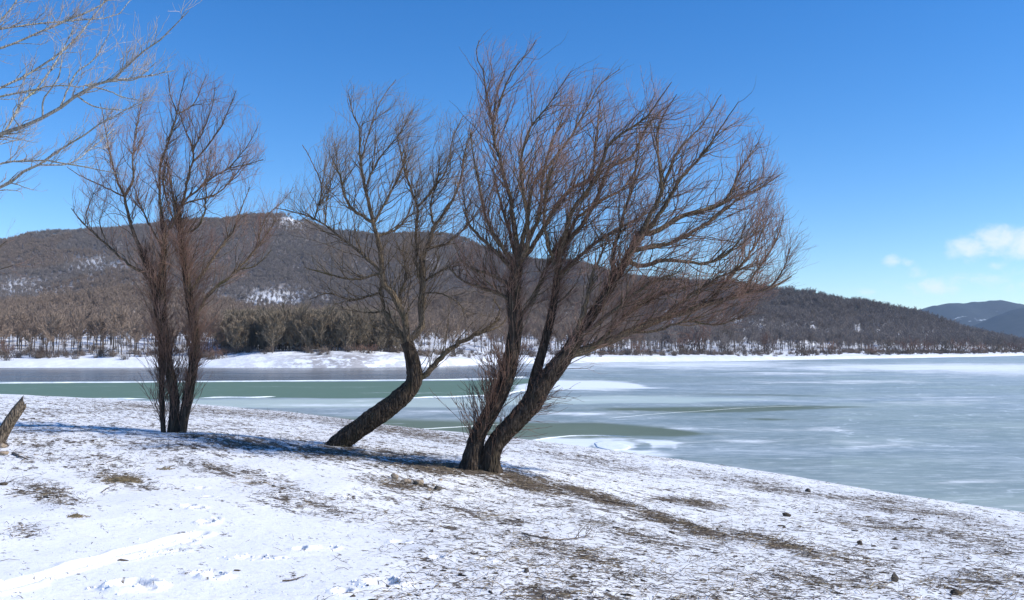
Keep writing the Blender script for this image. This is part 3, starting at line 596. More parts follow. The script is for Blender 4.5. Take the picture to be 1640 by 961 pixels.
tag(instance_cloud('mountain_wood', mp, mkind, .65, 1.0), 'far leafless wood over the long mountain behind the lake', 'woodland', kind='stuff')
# shrubs along the far waterline
def shrub_mesh(seed, n):
    r = np.random.default_rng(seed); p = r.normal(0, .25, (n, 3)) * [1, 1, 0]; d = r.normal(0, .55, (n, 3)); d[:, 2] = np.abs(d[:, 2]) + .8; d /= np.linalg.norm(d, axis=1, keepdims=True)
    L = r.uniform(.6, 1.15, n)[:, None]; q = np.stack([p, p + d * L * .5 + r.normal(0, .04, (n, 3)), p + d * L + r.normal(0, .08, (n, 3)) + [0, 0, .05]], 1)
    stems = tubes(q, np.tile([.016, .012, .005], (n, 1)), 3)
    m = n * 5; k = r.integers(0, n, m); b0 = q[k, 1] + (q[k, 2] - q[k, 1]) * r.random((m, 1)); dd = d[k] + r.normal(0, .5, (m, 3)); dd /= np.linalg.norm(dd, axis=1, keepdims=True); e_ = b0 + dd * r.uniform(.15, .4, (m, 1))
    tw = tubes(np.stack([b0, e_], 1), np.tile([.009, .004], (m, 1)), 3)
    return stems, tw
SH_M = [wood_mat('shrub_red', (0.15, 0.085, 0.07), (0.22, 0.13, 0.10)), wood_mat('shrub_grey', (0.09, 0.075, 0.065), (0.15, 0.115, 0.09))]
shm = []
for i in range(3):
    st, tw = shrub_mesh(40 + i, 34); a = mesh_np('stems', *st, SH_M[1], link=False); c = mesh_np('twigs', *tw, SH_M[i % 2], link=False); shm.append((a.data, c.data)); bpy.data.objects.remove(a); bpy.data.objects.remove(c)
def hill_at(px, py):
    q = proj(HP); d = (q[0] - px) ** 2 + 4 * (q[1] - py) ** 2 + np.where(np.arange(HP.shape[0])[:, None] > 28, 1e6, 0); i = np.unravel_index(np.argmin(d), d.shape); return HP[i]
shr = [(1125,566,44,46,0),(1165,566,26,46,0),(1085,567,24,30,1),(1020,569,30,20,1),(985,568,40,26,1),(940,569,34,24,1),(1235,566,26,30,1),(1290,570,38,16,1),(1330,568,24,18,1),(1398,568,26,14,1),(1425,566,26,20,0),(1455,567,40,22,1),
 (1480,566,30,18,0),(1510,566,36,18,1),(1540,566,30,20,0),(1568,566,30,14,0),(1600,564,40,12,0),(1630,564,30,14,0),(840,569,30,18,1),(720,571,26,16,1),(590,566,40,12,1),(8,573,26,26,0),(170,571,30,14,1),(68,572,24,14,1),(345,575,34,16,1)]
for k, (sx, sy, w, h, c) in enumerate(shr):
    P = hill_at(sx, sy); s_ = P[1] / F; r_ = empty('shrub', P); r_.scale = (w * s_ * .85, w * s_ * .85, h * s_ * 1.0); r_.rotation_euler = (0, 0, k * 1.7)
    for nm, d in zip(('stems', 'twigs'), shm[k % 3]): o = bpy.data.objects.new(nm, d); COL.objects.link(o); o.parent = r_; o['kind'] = 'stuff'
    if k == 0: tag(r_, 'largest rounded reddish shrub on the far shore below the big tree crown', 'shrub', 'shrubs along the far shore')
    elif sx < 400: tag(r_, 'low bare shrub at the top of the far snowy bank left of the leaning tree', 'shrub', 'shrubs along the far shore')
    elif sx < 1280: tag(r_, 'small bare shrub on the far shore behind the leaning and big trees', 'shrub', 'shrubs along the far shore')
    else: tag(r_, 'low brown shrub on the snowy far shore right of the big tree', 'shrub', 'shrubs along the far shore')

# ------------------------------------------------------------------ near trees: hand-laid stems and limbs, grown twigs
def grow(par, prad, n, tr, ln, N, wind, kt, kp, kw, r, bend=.10, noise=.16, tip=.55):
    """n children sprouting from the parent polylines (M,N0,3), chosen by length; returns polylines"""
    seg = np.linalg.norm(np.diff(par, axis=1), axis=2).sum(1); k = r.choice(len(par), n, p=seg / seg.sum())
    tt = tr[0] + (tr[1] - tr[0]) * r.random(n) ** .8; i = tt * (par.shape[1] - 1); i0 = np.minimum(i.astype(int), par.shape[1] - 2); f_ = (i - i0)[:, None]
    p = par[k, i0] * (1 - f_) + par[k, i0 + 1] * f_; tg = par[k, i0 + 1] - par[k, i0]; tg /= np.linalg.norm(tg, axis=1, keepdims=True) + 1e-9
    pr = np.cross(tg, r.normal(0, 1, (n, 3))); pr /= np.linalg.norm(pr, axis=1, keepdims=True) + 1e-9
    d = tg * kt + pr * kp * r.uniform(.6, 1.3, (n, 1)) + wind * kw; d /= np.linalg.norm(d, axis=1, keepdims=True)
    L = r.uniform(ln[0], ln[1], n) * (1.12 - tip * tt)
    out = [p]
    for s in range(N - 1):
        d = d + wind * bend + r.normal(0, noise, (n, 3)); d /= np.linalg.norm(d, axis=1, keepdims=True)
        p = p + d * (L / (N - 1))[:, None]; out.append(p)
    pr0 = prad[k, i0]
    return np.stack(out, 1), pr0
def inside(px, py, poly):
    c = np.zeros(np.shape(px), bool); n = len(poly)
    for i in range(n):
        (x1, y1), (x2, y2) = poly[i], poly[i - 1]
        c ^= ((y1 > py) != (y2 > py)) & (px < (x2 - x1) * (py - y1) / (y2 - y1 + 1e-9) + x1)
    return c
def prune(B, poly, r, keep=.06):
    """the crown ends where the photographed crown ends: shoots whose tips grow past its outline are dropped"""
    if poly is None: return np.ones(len(B), bool)
    qx, qy = proj(B[:, -1]); jx = r.normal(0, 7, len(B)); jy = r.normal(0, 7, len(B))
    return inside(qx + jx, qy + jy, poly) | (r.random(len(B)) < keep)
def willow(name, Y0, stems, limbs, base_px, label, cat, wind, barks, counts, lens, seed, extra=(), hull=None, px_scale=1.0, group=None, fine=.64, stem_k=.79, kws=(.25,.35,.45)):
    r = np.random.default_rng(seed); g = at(base_px[0], base_px[1], Y0)
    root = empty(name, g); tag(root, label, cat, group)
    inv = g; bark, limbm, twigm = barks
    placed = []       # (px,py,dY) samples already laid
    allp = []; allr = []
    def lay(pp, hw, dY, part, mat, sides, n, attach):
        pp = np.array(pp, float); d0 = 0.0
        if attach and placed:
            Q = np.concatenate(placed); j = np.argmin((Q[:, 0] - pp[0, 0]) ** 2 + (Q[:, 1] - pp[0, 1]) ** 2); d0 = Q[j, 2]; pp[0] = Q[j, :2]
        s = np.concatenate([[0], np.cumsum(np.hypot(*np.diff(pp, axis=0).T))]); s /= s[-1]
        dd = d0 + (dY - d0 if not attach else dY) * s ** 1.2
        hwv = np.interp(s, np.linspace(0, 1, len(hw)), hw)
        R = resample(np.column_stack([pp, dd * 100, hwv]), n); R[:, 2] /= 100
        placed.append(R[:, :3].copy())
        P = at(R[:, 0], R[:, 1], Y0 + R[:, 2]); rad_ = R[:, 3] * (Y0 + R[:, 2]) / F
        m = len(P); amp = np.minimum(.02, rad_ * .25)
        if len(hw) and part != 'trunk': P[1:] += r.normal(0, 1, (m - 1, 3)) * np.minimum(.012, rad_[1:, None] * .35)
        th = np.arange(sides) / sides * 2 * np.pi
        rr = rad_[:, None] * (1 + .12 * vnoise(th[None] * 1.6 + np.cos(th) * 2, np.linspace(0, m / 4, m)[:, None] + seed, 3) + .10 * (r.random((m, sides)) - .5))
        if part == 'trunk': rr *= (1 + .05 * np.sin(th * 5 + np.linspace(0, 2.0, m)[:, None]))
        v, fq = tubes(P[None], rr[None], sides)
        o = mesh_np(part, v - inv, fq, mat, root)
        allp.append(resample(P, 16)); allr.append(np.interp(np.linspace(0, 1, 16), np.linspace(0, 1, m), rad_))
        return o
    for pp, hw, dY in stems: lay(pp, [v * stem_k for v in hw], dY, 'trunk', bark, 16, 46, False)
    for pp, hw in limbs:
        hw = [v * .54 + .15 for v in hw]
        dY = r.uniform(-1, 1) * (.35 + .006 * abs(pp[-1][1] - pp[0][1])) ; lay(pp, hw, dY * .8, 'limb', limbm, 8, 22, True)
    ns = len(stems)
    par = np.array(allp); prd = np.array(allr)
    wind = np.array(wind, float)
    lp = par[ns:]; lr = prd[ns:]
    n1, n2, n3 = counts
    up_ = np.array([P_[8:] for P_ in par[:ns]]); up_ = np.stack([resample(u, 16) for u in up_]); src = np.concatenate([up_, lp]); srr = np.concatenate([prd[:ns, 8:].repeat(2, 1), lr])
    b1, r1 = grow(src, srr, n1, (.04, 1), lens[0], 12, wind, .9, .58, kws[0], r, .05, .17, .80)
    k1 = prune(b1, hull, r); b1, r1 = b1[k1], r1[k1]; n1 = len(b1)
    b2, r2 = grow(b1, np.tile(np.linspace(.008, .003, 12), (n1, 1)), n2, (.08, 1), lens[1], 6, wind, .75, .6, kws[1], r, .08, .16, .75)
    k2 = prune(b2, hull, r); b2 = b2[k2]; n2 = len(b2)
    b3, r3 = grow(b2, np.tile(np.linspace(.004, .002, 6), (n2, 1)), n3, (.1, 1), lens[2], 4, wind, .8, .5, kws[2], r, .10, .14)
    b3 = b3[prune(b3, hull, r)]; n3 = len(b3)
    w1 = np.minimum(.0125, r1 * .75)[:, None] * np.linspace(1, .22, 12)[None]; w2 = np.full((n2, 1), .0038) * np.linspace(1, .5, 6); w3 = np.full((n3, 1), .0022) * np.linspace(1, .6, 4)
    v, fq = tubes(b1, w1 * fine, 4); mesh_np('branches', v - inv, fq, limbm, root)['kind'] = 'stuff'
    v, fq = join([tubes(b2, w2 * fine, 3), tubes(b3, w3 * fine, 3)]); mesh_np('twigs', v - inv, fq, twigm, root)['kind'] = 'stuff'
    ex = []
    for (pi, n, tr, ln, kt, kp, kw, wd, rad0) in extra:      # shoots straight from chosen stems
        e1, _ = grow(par[pi], prd[pi], n, tr, ln, 8, np.array(wd, float), kt, kp, kw, r, .07, .13)
        e2, _ = grow(e1, np.ones((n, 8)), int(n * 1.6), (.25, 1), (ln[0] * .35, ln[1] * .45), 5, np.array(wd, float), .8, .5, .2, r, .08, .12)
        ex += [tubes(e1, rad0 * np.linspace(1, .4, 8)[None] * np.ones((n, 1)), 3), tubes(e2, rad0 * .6 * np.linspace(1, .5, 5)[None] * np.ones((int(n * 1.6), 1)), 3)]
    if ex:
        v, fq = join(ex); mesh_np('shoots', v - inv, fq, SHOOT, root)['kind'] = 'stuff'
    return root, par
BARK = bark_mat('willow_bark', (0.024, 0.018, 0.014), (0.105, 0.078, 0.057)); LIMB = bark_mat('limb_bark', (0.08, 0.06, 0.042), (0.26, 0.20, 0.135), 2.0)
TWR = twig_mat('red_twig', (0.23, 0.13, 0.105), (0.43, 0.265, 0.19)); TWB = twig_mat('brown_twig', (0.20, 0.145, 0.11), (0.38, 0.285, 0.205))
PALE = bark_mat('pale_bark', (0.24, 0.215, 0.175), (0.52, 0.485, 0.42), 2.0); TWP = twig_mat('pale_twig', (0.32, 0.24, 0.205), (0.54, 0.465, 0.395))
SHOOT = twig_mat('shoot_bark', (0.10, 0.06, 0.045), (0.27, 0.155, 0.105))
def l(*a): return list(zip(a[0::2], a[1::2]))
HB = l(735,470, 712,420, 705,300, 720,230, 745,180, 762,130, 752,80, 772,48, 820,54, 866,54, 872,100, 900,104, 930,110, 985,100, 1060,118, 1090,150, 1150,145, 1190,170, 1225,200, 1260,270, 1255,320, 1280,380, 1278,440, 1225,485, 1120,520, 1010,560, 930,640, 880,690, 740,700)
HL = l(480,460, 432,335, 450,300, 475,230, 512,222, 545,132, 640,122, 680,170, 765,180, 790,240, 790,330, 770,450, 825,500, 800,545, 690,570, 600,525, 515,500)
HS = l(106,335, 130,255, 140,180, 180,150, 250,112, 310,96, 345,120, 385,135, 420,180, 430,265, 405,300, 478,300, 450,365, 400,450, 350,520, 350,690, 235,690, 215,600, 228,500, 185,440)
# the big tree
big_stems = [
 (l(752,762, 757,735, 761,715, 767,694, 792,650, 811,605, 820,565, 826,520, 823,465, 830,425), [27,19,15.5,15.5,17.5,15,14.5,14,13.5,11], .15),
 (l(788,766, 786,737, 792,715, 809,692, 849,650, 868,618, 900,578, 928,540), [25,19,18.5,19,21,19,16,12], -.15),
 (l(846,652, 858,600, 875,540, 888,480, 893,435, 896,400), [12,10,9,8,7,5.5], .35),
 (l(885,605, 915,552, 945,510, 975,463, 1005,412, 1022,375), [13,11.5,10.5,9.5,8,6], -.1)]
big_limbs = [
 (l(905,575, 960,552, 1010,531, 1060,511, 1120,491, 1180,475, 1230,462, 1268,443), [15,12,11,10,8,6,4,1.5]),
 (l(829,428, 822,350, 811,293, 795,238, 789,198, 780,155, 774,115, 762,87, 768,64), [10,8,6,5,4,3,2.2,1.5,1]),
 (l(789,198, 803,155, 823,111, 847,83, 859,64), [3,2.5,2,1.3,.8]),
 (l(832,425, 847,376, 838,310, 835,261, 847,210, 874,174, 898,139, 914,115), [8,7,5,4,3,2,1.4,.8]),
 (l(832,425, 843,356, 855,293, 882,261, 914,218, 946,163, 961,135, 993,111), [8,6,5,4,3,2.2,1.5,.8]),
 (l(835,420, 851,396, 906,309, 946,285, 954,230, 961,159), [7,6,5,4,2.5,1]),
 (l(894,430, 905,370, 922,330, 954,285, 977,230, 1033,190, 1056,159, 1076,131), [8,7,6,5,4,3,2,.8]),
 (l(896,405, 946,340, 977,269, 1009,253, 1040,198, 1068,170), [7,6,5,4,2,.8]),
 (l(1006,412, 1040,348, 1058,309, 1056,261, 1052,218, 1064,182, 1084,151), [9,7,6,4,3,2,.8]),
 (l(1058,309, 1080,253, 1104,222, 1127,198, 1155,151), [4,3,2.3,1.6,.8]),
 (l(1010,405, 1064,332, 1092,285, 1127,245, 1159,198, 1183,163), [8,6,4.5,3,2,.8]),
 (l(1020,380, 1060,365, 1096,344, 1159,324, 1183,277, 1214,230), [8,7,6,4,2.5,.8]),
 (l(1159,328, 1185,312, 1214,303, 1254,277), [4,3,2,.8]),
 (l(1010,405, 1070,389, 1113,368, 1145,349, 1180,320, 1225,290), [7,6,5,4,2.5,.8]),
 (l(1000,420, 1032,424, 1070,416, 1102,419, 1135,422, 1175,400, 1215,370), [7,6,5,4,3,2,.8]),
 (l(1135,422, 1165,405, 1185,384, 1195,355), [3,2.5,1.8,.8]),
 (l(1120,491, 1165,450, 1205,400, 1232,345), [5,4,2.5,.8]), (l(1180,475, 1215,430, 1243,385, 1255,345), [4,3,2,.8]), (l(1060,511, 1110,470, 1160,440, 1210,425), [5,4,3,1]),
 (l(1230,462, 1255,430, 1266,395), [2.5,1.6,.8]),
 (l(960,552, 1010,500, 1065,470, 1120,455), [6,5,3.5,1]), (l(930,540, 985,495, 1040,455, 1090,435), [6,5,3.5,1.2]),
 (l(1000,535, 1050,530, 1100,515, 1150,520, 1205,500), [4,3.4,2.6,2,.8]),
 (l(820,465, 789,441, 756,430, 738,416), [7,5,4,2]), (l(826,490, 805,473, 775,462, 740,449, 715,425), [6,5,4,2.6,1]), (l(824,440, 794,403, 767,378, 748,351, 743,310), [8,6,4.5,3,1]),
 (l(828,430, 800,389, 781,355, 768,300, 757,240, 752,200), [7,6,4.5,3,2,.8]), (l(830,425, 815,370, 800,320, 790,270), [6,5,3.5,1.5]), (l(833,420, 862,350, 868,300, 880,240, 905,180), [7,5,4,2.6,.8]),
 (l(892,440, 875,380, 872,320, 885,270), [6,5,3.5,1.2]), (l(896,400, 925,350, 965,320, 1000,300, 1030,250), [6,5,4,2.6,.8]), (l(893,445, 940,400, 985,370, 1040,340), [6,5,4,1.5]),
 (l(975,465, 985,400, 1000,340, 1015,290, 1025,230), [6,5,3.5,2.4,.8]), (l(826,520, 860,470, 880,420, 905,370), [6,5,4,2]), (l(905,575, 935,500, 950,440, 975,380), [7,6,4.5,1.5])]
fl = .35 * np.array([1, 0, 0]) 
big, bigP = willow('willow_tree', 14.0, big_stems, big_limbs, (765, 756), 'largest wind swept leafless tree with twin trunks and broad reddish crown on the snowy shore', 'tree',
    (.55, 0, .80), (BARK, LIMB, TWR), (1400, 8800, 12500), ((.7, 2.1), (.25, .62), (.14, .38)), 101, hull=HB,
    extra=[([0], 260, (.10, .5), (.4, 1.0), .4, .7, .5, (-.25, 0, 1), .0068), ([1], 120, (.10, .75), (.2, .5), .3, .7, .4, (.1, 0, 1), .005), ([1], 50, (.22, .58), (.35, .85), .2, .7, .7, (1, 0, .45), .006), ([0, 1, 2, 3], 600, (.0, 1), (.15, .5), .55, .6, .5, (.1, 0, 1), .0042), ([0], 90, (.6, 1), (.3, .7), .4, .7, .5, (0, 0, 1), .004), ([2, 3], 260, (.4, 1), (.3, .8), .4, .7, .5, (.5, 0, .8), .004), ([4, 23, 24, 25, 26, 28, 37], 800, (.03, .9), (.25, .85), .5, .6, .5, (.5, 0, .8), .0032), ([27, 28, 29, 30, 35], 420, (.0, .5), (.3, .8), .5, .6, .5, (.2, 0, .9), .0032), ([0, 2, 3], 420, (.55, 1), (.25, .8), .5, .65, .5, (.3, 0, .9), .0034)])
# the leaning tree
lean_stems = [(l(528,724, 546,708, 588,677, 632,646, 663,612, 661,578, 652,548), [21,19,20,20,18,15,13], 0)]
lean_limbs = [
 (l(668,612, 687,595, 711,567, 739,547, 770,533, 800,511), [9,8,7,6,5,3]), (l(790,517, 800,495, 790,480), [2.5,2,1]), (l(770,533, 800,523, 815,500, 812,480), [2.5,2,1.5,.8]),
 (l(652,548, 632,523, 618,502, 612,480, 610,455), [10,8,7,5,4]), (l(654,545, 649,509, 632,481, 618,461, 613,440, 605,381, 598,354, 591,333, 583,292, 576,251, 577,209, 567,189, 557,147), [11,10,9,8,7,6,5,4.4,3.4,2.6,2,1.4,.8]),
 (l(654,545, 678,522, 673,499, 677,464, 676,440, 680,405, 694,367, 711,343, 732,309, 739,281, 745,240, 762,200), [11,10,9,8.5,7,6,5,4,3,2.4,1.6,.8]),
 (l(677,455, 668,429, 667,381, 667,330, 650,281, 639,233, 634,205), [6,5,4,3.5,2.6,1.6,.8]),
 (l(600,358, 571,340, 553,316, 546,285, 530,250), [4.5,4,3,2,.8]), (l(612,432, 560,391, 519,360, 502,350, 474,340, 440,333), [5,4,3,2.4,1.6,.8]), (l(505,351, 515,300, 500,260, 484,232), [2.4,1.8,1.2,.8]), (l(519,360, 524,320, 530,290), [2.2,1.6,.8]),
 (l(667,330, 694,302, 715,271, 725,223, 742,185), [3.5,2.8,2,1.3,.8]), (l(577,257, 601,182, 619,147, 634,128), [2,1.5,1.1,.7]), (l(583,292, 610,250, 640,215, 660,175), [2.5,1.8,1.2,.7]),
 (l(613,440, 570,448, 520,438, 488,428), [4,3,2,.8]), (l(615,470, 565,480, 525,470, 495,480), [3.5,2.6,1.8,.8]), (l(618,500, 585,500, 550,495), [3,2,1]), (l(598,354, 620,320, 640,280, 655,240), [3.5,2.8,2,.8]),
 (l(680,405, 715,390, 745,365, 770,330), [4,3,2,.8]), (l(677,450, 715,430, 745,425, 765,440), [3.5,2.6,1.8,.8]), (l(676,470, 705,470, 735,485, 745,510), [3,2,1.4,.7]), (l(605,381, 630,370, 650,350, 662,320), [4,3,2,1]), (l(650,530, 640,480, 650,440, 645,400), [6,5,3.5,1.5]), (l(694,367, 690,330, 700,290, 705,250), [3.5,2.6,1.8,.8])]
willow('willow_tree', 16.0, lean_stems, lean_limbs, (546, 718), 'leafless tree whose single thick trunk leans right from the snow, between the other two trees', 'tree',
    (.50, 0, .70), (BARK, LIMB, TWB), (800, 3900, 5000), ((.6, 1.8), (.25, .7), (.14, .4)), 202, hull=HL, extra=[([0], 14, (.05, .4), (.1, .3), .3, .7, .4, (0, 0, 1), .003)])
# the double-stemmed tree at left
left_stems = [
 (l(262,694, 259,640, 259,560, 252,500, 244,444, 229,408), [5,5,5.5,6,6.5,6], .1), (l(276,694, 280,640, 268,573, 260,500, 260,435, 263,385, 258,340), [10,9.5,9,9,7.5,5,4], -.05),
 (l(290,694, 306,610, 313,545, 304,484, 296,427, 289,375, 286,335), [10,9.5,9,8.5,7,5.5,4.5], .15)]
left_limbs = [
 (l(229,408, 207,353, 200,316, 187,286, 173,233, 166,190, 160,165), [6,5,4,3,2,1.4,.8]), (l(200,316, 213,286, 213,250, 223,183, 232,150), [3.4,2.6,2,1.3,.7]), (l(197,313, 160,296, 130,282, 108,268), [2.4,1.8,1.2,.7]),
 (l(258,345, 255,300, 258,260, 273,217, 283,183, 273,153, 270,120), [4,3.5,3,2.4,2,1.3,.7]), (l(283,187, 310,167, 322,140, 332,118), [2,1.5,1,.6]), (l(283,183, 290,150, 300,115), [1.6,1.1,.6]),
 (l(287,345, 293,320, 303,277, 310,243, 295,205, 287,180), [4.2,3.5,3,2.4,1.5,.8]), (l(307,260, 333,233, 357,197, 378,145), [2.6,2,1.4,.7]), (l(298,325, 333,290, 367,270, 397,263, 422,255), [3,2.5,2,1.4,.7]), (l(367,270, 395,235, 412,205), [1.6,1.1,.6]),
 (l(299,330, 340,313, 367,293, 397,252), [2.6,2,1.5,.7]), (l(292,378, 320,360, 330,317, 330,287, 338,238), [3,2.6,2,1.5,.7]), (l(310,243, 325,210, 340,170, 345,140), [2,1.6,1.1,.6]),
 (l(310,515, 322,490, 341,464, 377,435, 410,399, 442,352), [5,4.5,4,3,2.2,1]), (l(304,470, 345,407, 373,370, 385,338, 400,300), [4.5,3.6,2.8,1.8,.8]), (l(410,399, 425,350, 450,325, 470,300), [1.8,1.4,1,.6]), (l(377,435, 410,425, 435,400), [2,1.4,.7]),
 (l(246,455, 231,440, 195,415, 175,395, 138,362, 114,334), [4.5,4,3,2.4,1.8,.8]), (l(138,362, 140,335, 150,310), [1.4,1,.6]), (l(175,395, 160,360, 165,335), [1.4,1,.6]), (l(262,400, 240,360, 225,330, 215,300), [3,2.4,1.8,.8]), (l(288,375, 270,330, 262,290, 268,250), [3,2.4,1.6,.8]), (l(262,385, 280,345, 275,300, 262,240), [3,2.4,1.6,.8])]
willow('willow_tree', 17.0, left_stems, left_limbs, (276, 693), 'leafless tree with two main upright stems wrapped in reddish shoots, leftmost tree rooted in view', 'tree',
    (.22, 0, .85), (BARK, LIMB, TWR), (680, 3600, 5000), ((.5, 1.5), (.25, .65), (.14, .38)), 303, hull=HS,
    extra=[([0, 1, 2], 420, (.0, .4), (.3, 1.0), .8, .45, .4, (.05, 0, 1), .0065), ([0, 1, 2], 900, (.2, 1), (.25, .85), .5, .6, .4, (.2, 0, 1), .0050), ([2], 260, (.25, .95), (.5, 1.15), .4, .7, .4, (.5, 0, .8), .0050), ([0], 150, (.25, .9), (.4, .9), .4, .7, .4, (-.4, 0, .9), .0048)])
# pale tree whose trunk stands left of the frame
pale_stems = [(l(-330,900, -322,700, -312,500, -290,330, -262,180, -240,40, -230,-120), [30,26,24,20,15,10,5], 0)]
pale_limbs = [
 (l(-300,420, -150,360, 0,300, 22,283, 67,262, 90,243, 120,225, 161,199, 195,180, 234,158), [13,9,6,5,4.5,4,3,2.4,1.6,.8]),
 (l(-295,360, -130,270, 0,217, 19,206, 56,197, 97,172, 139,142, 184,124, 225,86, 262,60, 302,17), [14,10,7,6.5,6,5.4,5,3.4,2.6,1.8,.8]),
 (l(-285,300, -120,200, 0,142, 49,116, 94,86, 124,60, 150,26, 172,-3, 190,-40), [11,7,4,3.6,3.2,2.8,2.2,1.5,.8]),
 (l(-120,200, -50,165, 0,155, 52,144, 90,137, 131,139, 150,130), [5,4,3,2.6,2.2,1.6,.8]), (l(-270,230, -120,120, 0,77, 45,60, 97,37, 157,11, 200,-20), [9,6,3.4,3,2.6,2,.8]), (l(-265,190, -120,70, 0,47, 67,37, 135,32, 184,26, 207,2), [8,5,3.2,2.8,2.2,1.6,.8]),
 (l(-130,290, -60,260, 0,221, 34,165, 60,142, 97,86, 120,40), [5,4,3.4,3,2.4,1.8,.8]), (l(-150,362, -60,290, 0,262, 30,258, 75,258, 150,270, 196,280), [5,4,3,2.6,2.2,1.6,.7]), (l(139,142, 187,129, 232,122, 280,113), [3,2.4,1.6,.7]), (l(116,161, 150,170, 195,176, 228,166), [2.2,1.8,1.3,.7]), (l(139,140, 169,144, 202,157, 236,161), [2.4,1.8,1.2,.7]),
 (l(67,262, 110,262, 150,235, 185,205), [2,1.8,1.3,.7]), (l(184,124, 215,128, 250,100), [1.8,1.3,.7]), (l(-120,120, -30,60, 20,10, 45,-40), [4,3,2.2,1]), (l(56,197, 70,160, 95,120, 100,70), [2.4,2,1.5,.7]), (l(97,172, 120,120, 150,95, 175,55), [2.4,2,1.4,.7])]
willow('poplar_tree', 10.0, pale_stems, pale_limbs, (-330, 890), 'pale branched leafless tree reaching in from beyond the left edge at the top', 'tree',
    (.25, 0, .85), (PALE, PALE, TWP), (380, 1500, 1500), ((.25, .75), (.12, .4), (.04, .12)), 404, kws=(.3,.45,.5))
# reddish tree, its stem just outside the left edge
willow('willow_tree', 17.0, [(l(-95,720, -92,620, -85,520, -75,440), [10,9,7,5], 0)], [(l(-82,500, -50,440, -20,410, 12,385), [4,3,2,.8]), (l(-85,520, -55,470, -20,440, 20,425), [4,3,2,.8]), (l(-75,440, -50,390, -25,350, 0,318), [4,3,2,.8]), (l(-75,440, -80,380, -70,320, -50,270), [4,3,2,.8])], (-95, 718),
    'reddish twigs of a leafless tree just beyond the left edge below the pale branches', 'tree', (.35, 0, .7), (BARK, LIMB, TWR), (60, 260, 360), ((.3, .8), (.25, .6), (.15, .35)), 505)

# ------------------------------------------------------------------ things lying on the snow
STUMP = bark_mat('weathered_wood', (0.06, 0.048, 0.037), (0.27, 0.215, 0.16), 1.6)
g0 = gpt(2, 712); Ys = g0[1]
ax = np.stack([at(-12, 726, Ys), at(0, 703, Ys + .05), at(14, 678, Ys + .1), at(30, 655, Ys + .14), at(38, 645, Ys + .16)])
R_ = resample(np.column_stack([ax, [.095, .092, .087, .08, .07]]), 26); th = np.arange(18) / 18 * 2 * np.pi
rr = R_[:, 3][:, None] * (1 + .22 * vnoise(th[None] * 2.2 + 3 * np.cos(th), np.linspace(0, 2.2, 26)[:, None], 77) + .12 * np.sin(th * 6 + .8))
sv, sf = tubes(R_[None, :, :3], rr[None], 18); sv = sv.reshape(26, 18, 3)
tdir = R_[-1, :3] - R_[-3, :3]; tdir /= np.linalg.norm(tdir); sv[-1] += tdir * (rng.uniform(-.05, .09, 18) + .08 * np.sin(th + 1))[:, None]
V = np.vstack([sv.reshape(-1, 3), sv[-1].mean(0) - tdir * .05]); cap = np.array([[25 * 18 + k, 25 * 18 + (k + 1) % 18, 26 * 18] for k in range(18)])
st_root = empty('tree_stump', g0); tag(st_root, 'weathered broken tree stump leaning right at the left edge of the snow', 'stump')
mesh_np('trunk', V[:26 * 18] - g0, sf, STUMP, st_root)
mesh_np('broken_end', np.vstack([sv[-1], sv[-1].mean(0) - tdir * .05]) - g0, np.array([[k, (k + 1) % 18, 18] for k in range(18)]), STUMP, st_root, smooth=False)
def rock(px, py, w, h, mat, label, name='stone', cat='stone', seed=0, group=None, flat=.8, pointy=0.0, sink=.2):
    import bmesh
    r = np.random.default_rng(seed); g = gpt(px, py); s = g[1] / F
    bm = bmesh.new(); bmesh.ops.create_icosphere(bm, subdivisions=3, radius=1.0)
    dirs = r.normal(0, 1, (9, 3)); dirs /= np.linalg.norm(dirs, axis=1, keepdims=True); ds = r.uniform(.55, .9, 9)
    for v in bm.verts:
        p = np.array(v.co)
        for d, q in zip(dirs, ds):
            e_ = p @ d - q
            if e_ > 0: p = p - d * e_ * .9
        if p[2] > 0: p[:2] *= 1 - pointy * p[2]
        p = p * (1 + .05 * r.normal()); v.co = Vector((p[0] * w * s / 2, p[1] * w * s / 2 * flat, p[2] * h * s * .62))
    me = bpy.data.meshes.new(name); bm.to_mesh(me); bm.free(); me.materials.append(mat)
    o = bpy.data.objects.new(name, me); COL.objects.link(o); o.location = (g[0], g[1], g[2] + h * s * (.5 - sink)); o.rotation_euler = (0, 0, r.uniform(-.5, .5))
    return tag(o, label, cat, group)
def rock_mat(name, a, b):
    t = NT(name); n = t.noise(t.coord('Object'), 14, 6, .7); t.bump(n, .7, .03); return t.out(t.mix(t.rng(n, .3, .7), a, b), .9, .2)
RT = rock_mat('tan_stone', (0.20, 0.155, 0.11), (0.40, 0.32, 0.235)); RD = rock_mat('dark_stone', (0.04, 0.038, 0.034), (0.115, 0.10, 0.085)); CL = rock_mat('earth_clod', (0.035, 0.03, 0.024), (0.11, 0.085, 0.06))
rock(632,767,15,10,RT,'pale pinkish stone at the left end of the heap before the big tree',seed=1)
rock(650,773,18,7,RT,'split slab like tan stone second from left in the heap',seed=2)
rock(671,776,20,9,RT,'largest tan stone in the middle of the heap before the big tree',seed=3)
rock(681,780,7,6,RD,'small dark stone right of the largest tan stone in the heap',seed=4)
rock(686,786,11,4,RT,'flat low stone at the front of the heap before the big tree',seed=5)
rock(700,786,13,9,RD,'dark grey wedge shaped stone at the right end of the heap before the big tree',seed=6,pointy=.4)
rock(705,770,8,4,RT,'small tan stone behind the heap, nearest the big tree foot',seed=7)
rock(694,779,6,5,RT,'little reddish stone between the wedge stone and the largest tan stone of the heap',seed=8)
rock(1433,931,13,15,RD,'upright pointed dark stone in the snow near the lower right corner',seed=9,pointy=.45)
rock(1294,788,9,6,RD,'small dark lump of earth by the water, nearest the lake edge at right','earth_clod','clod',10)
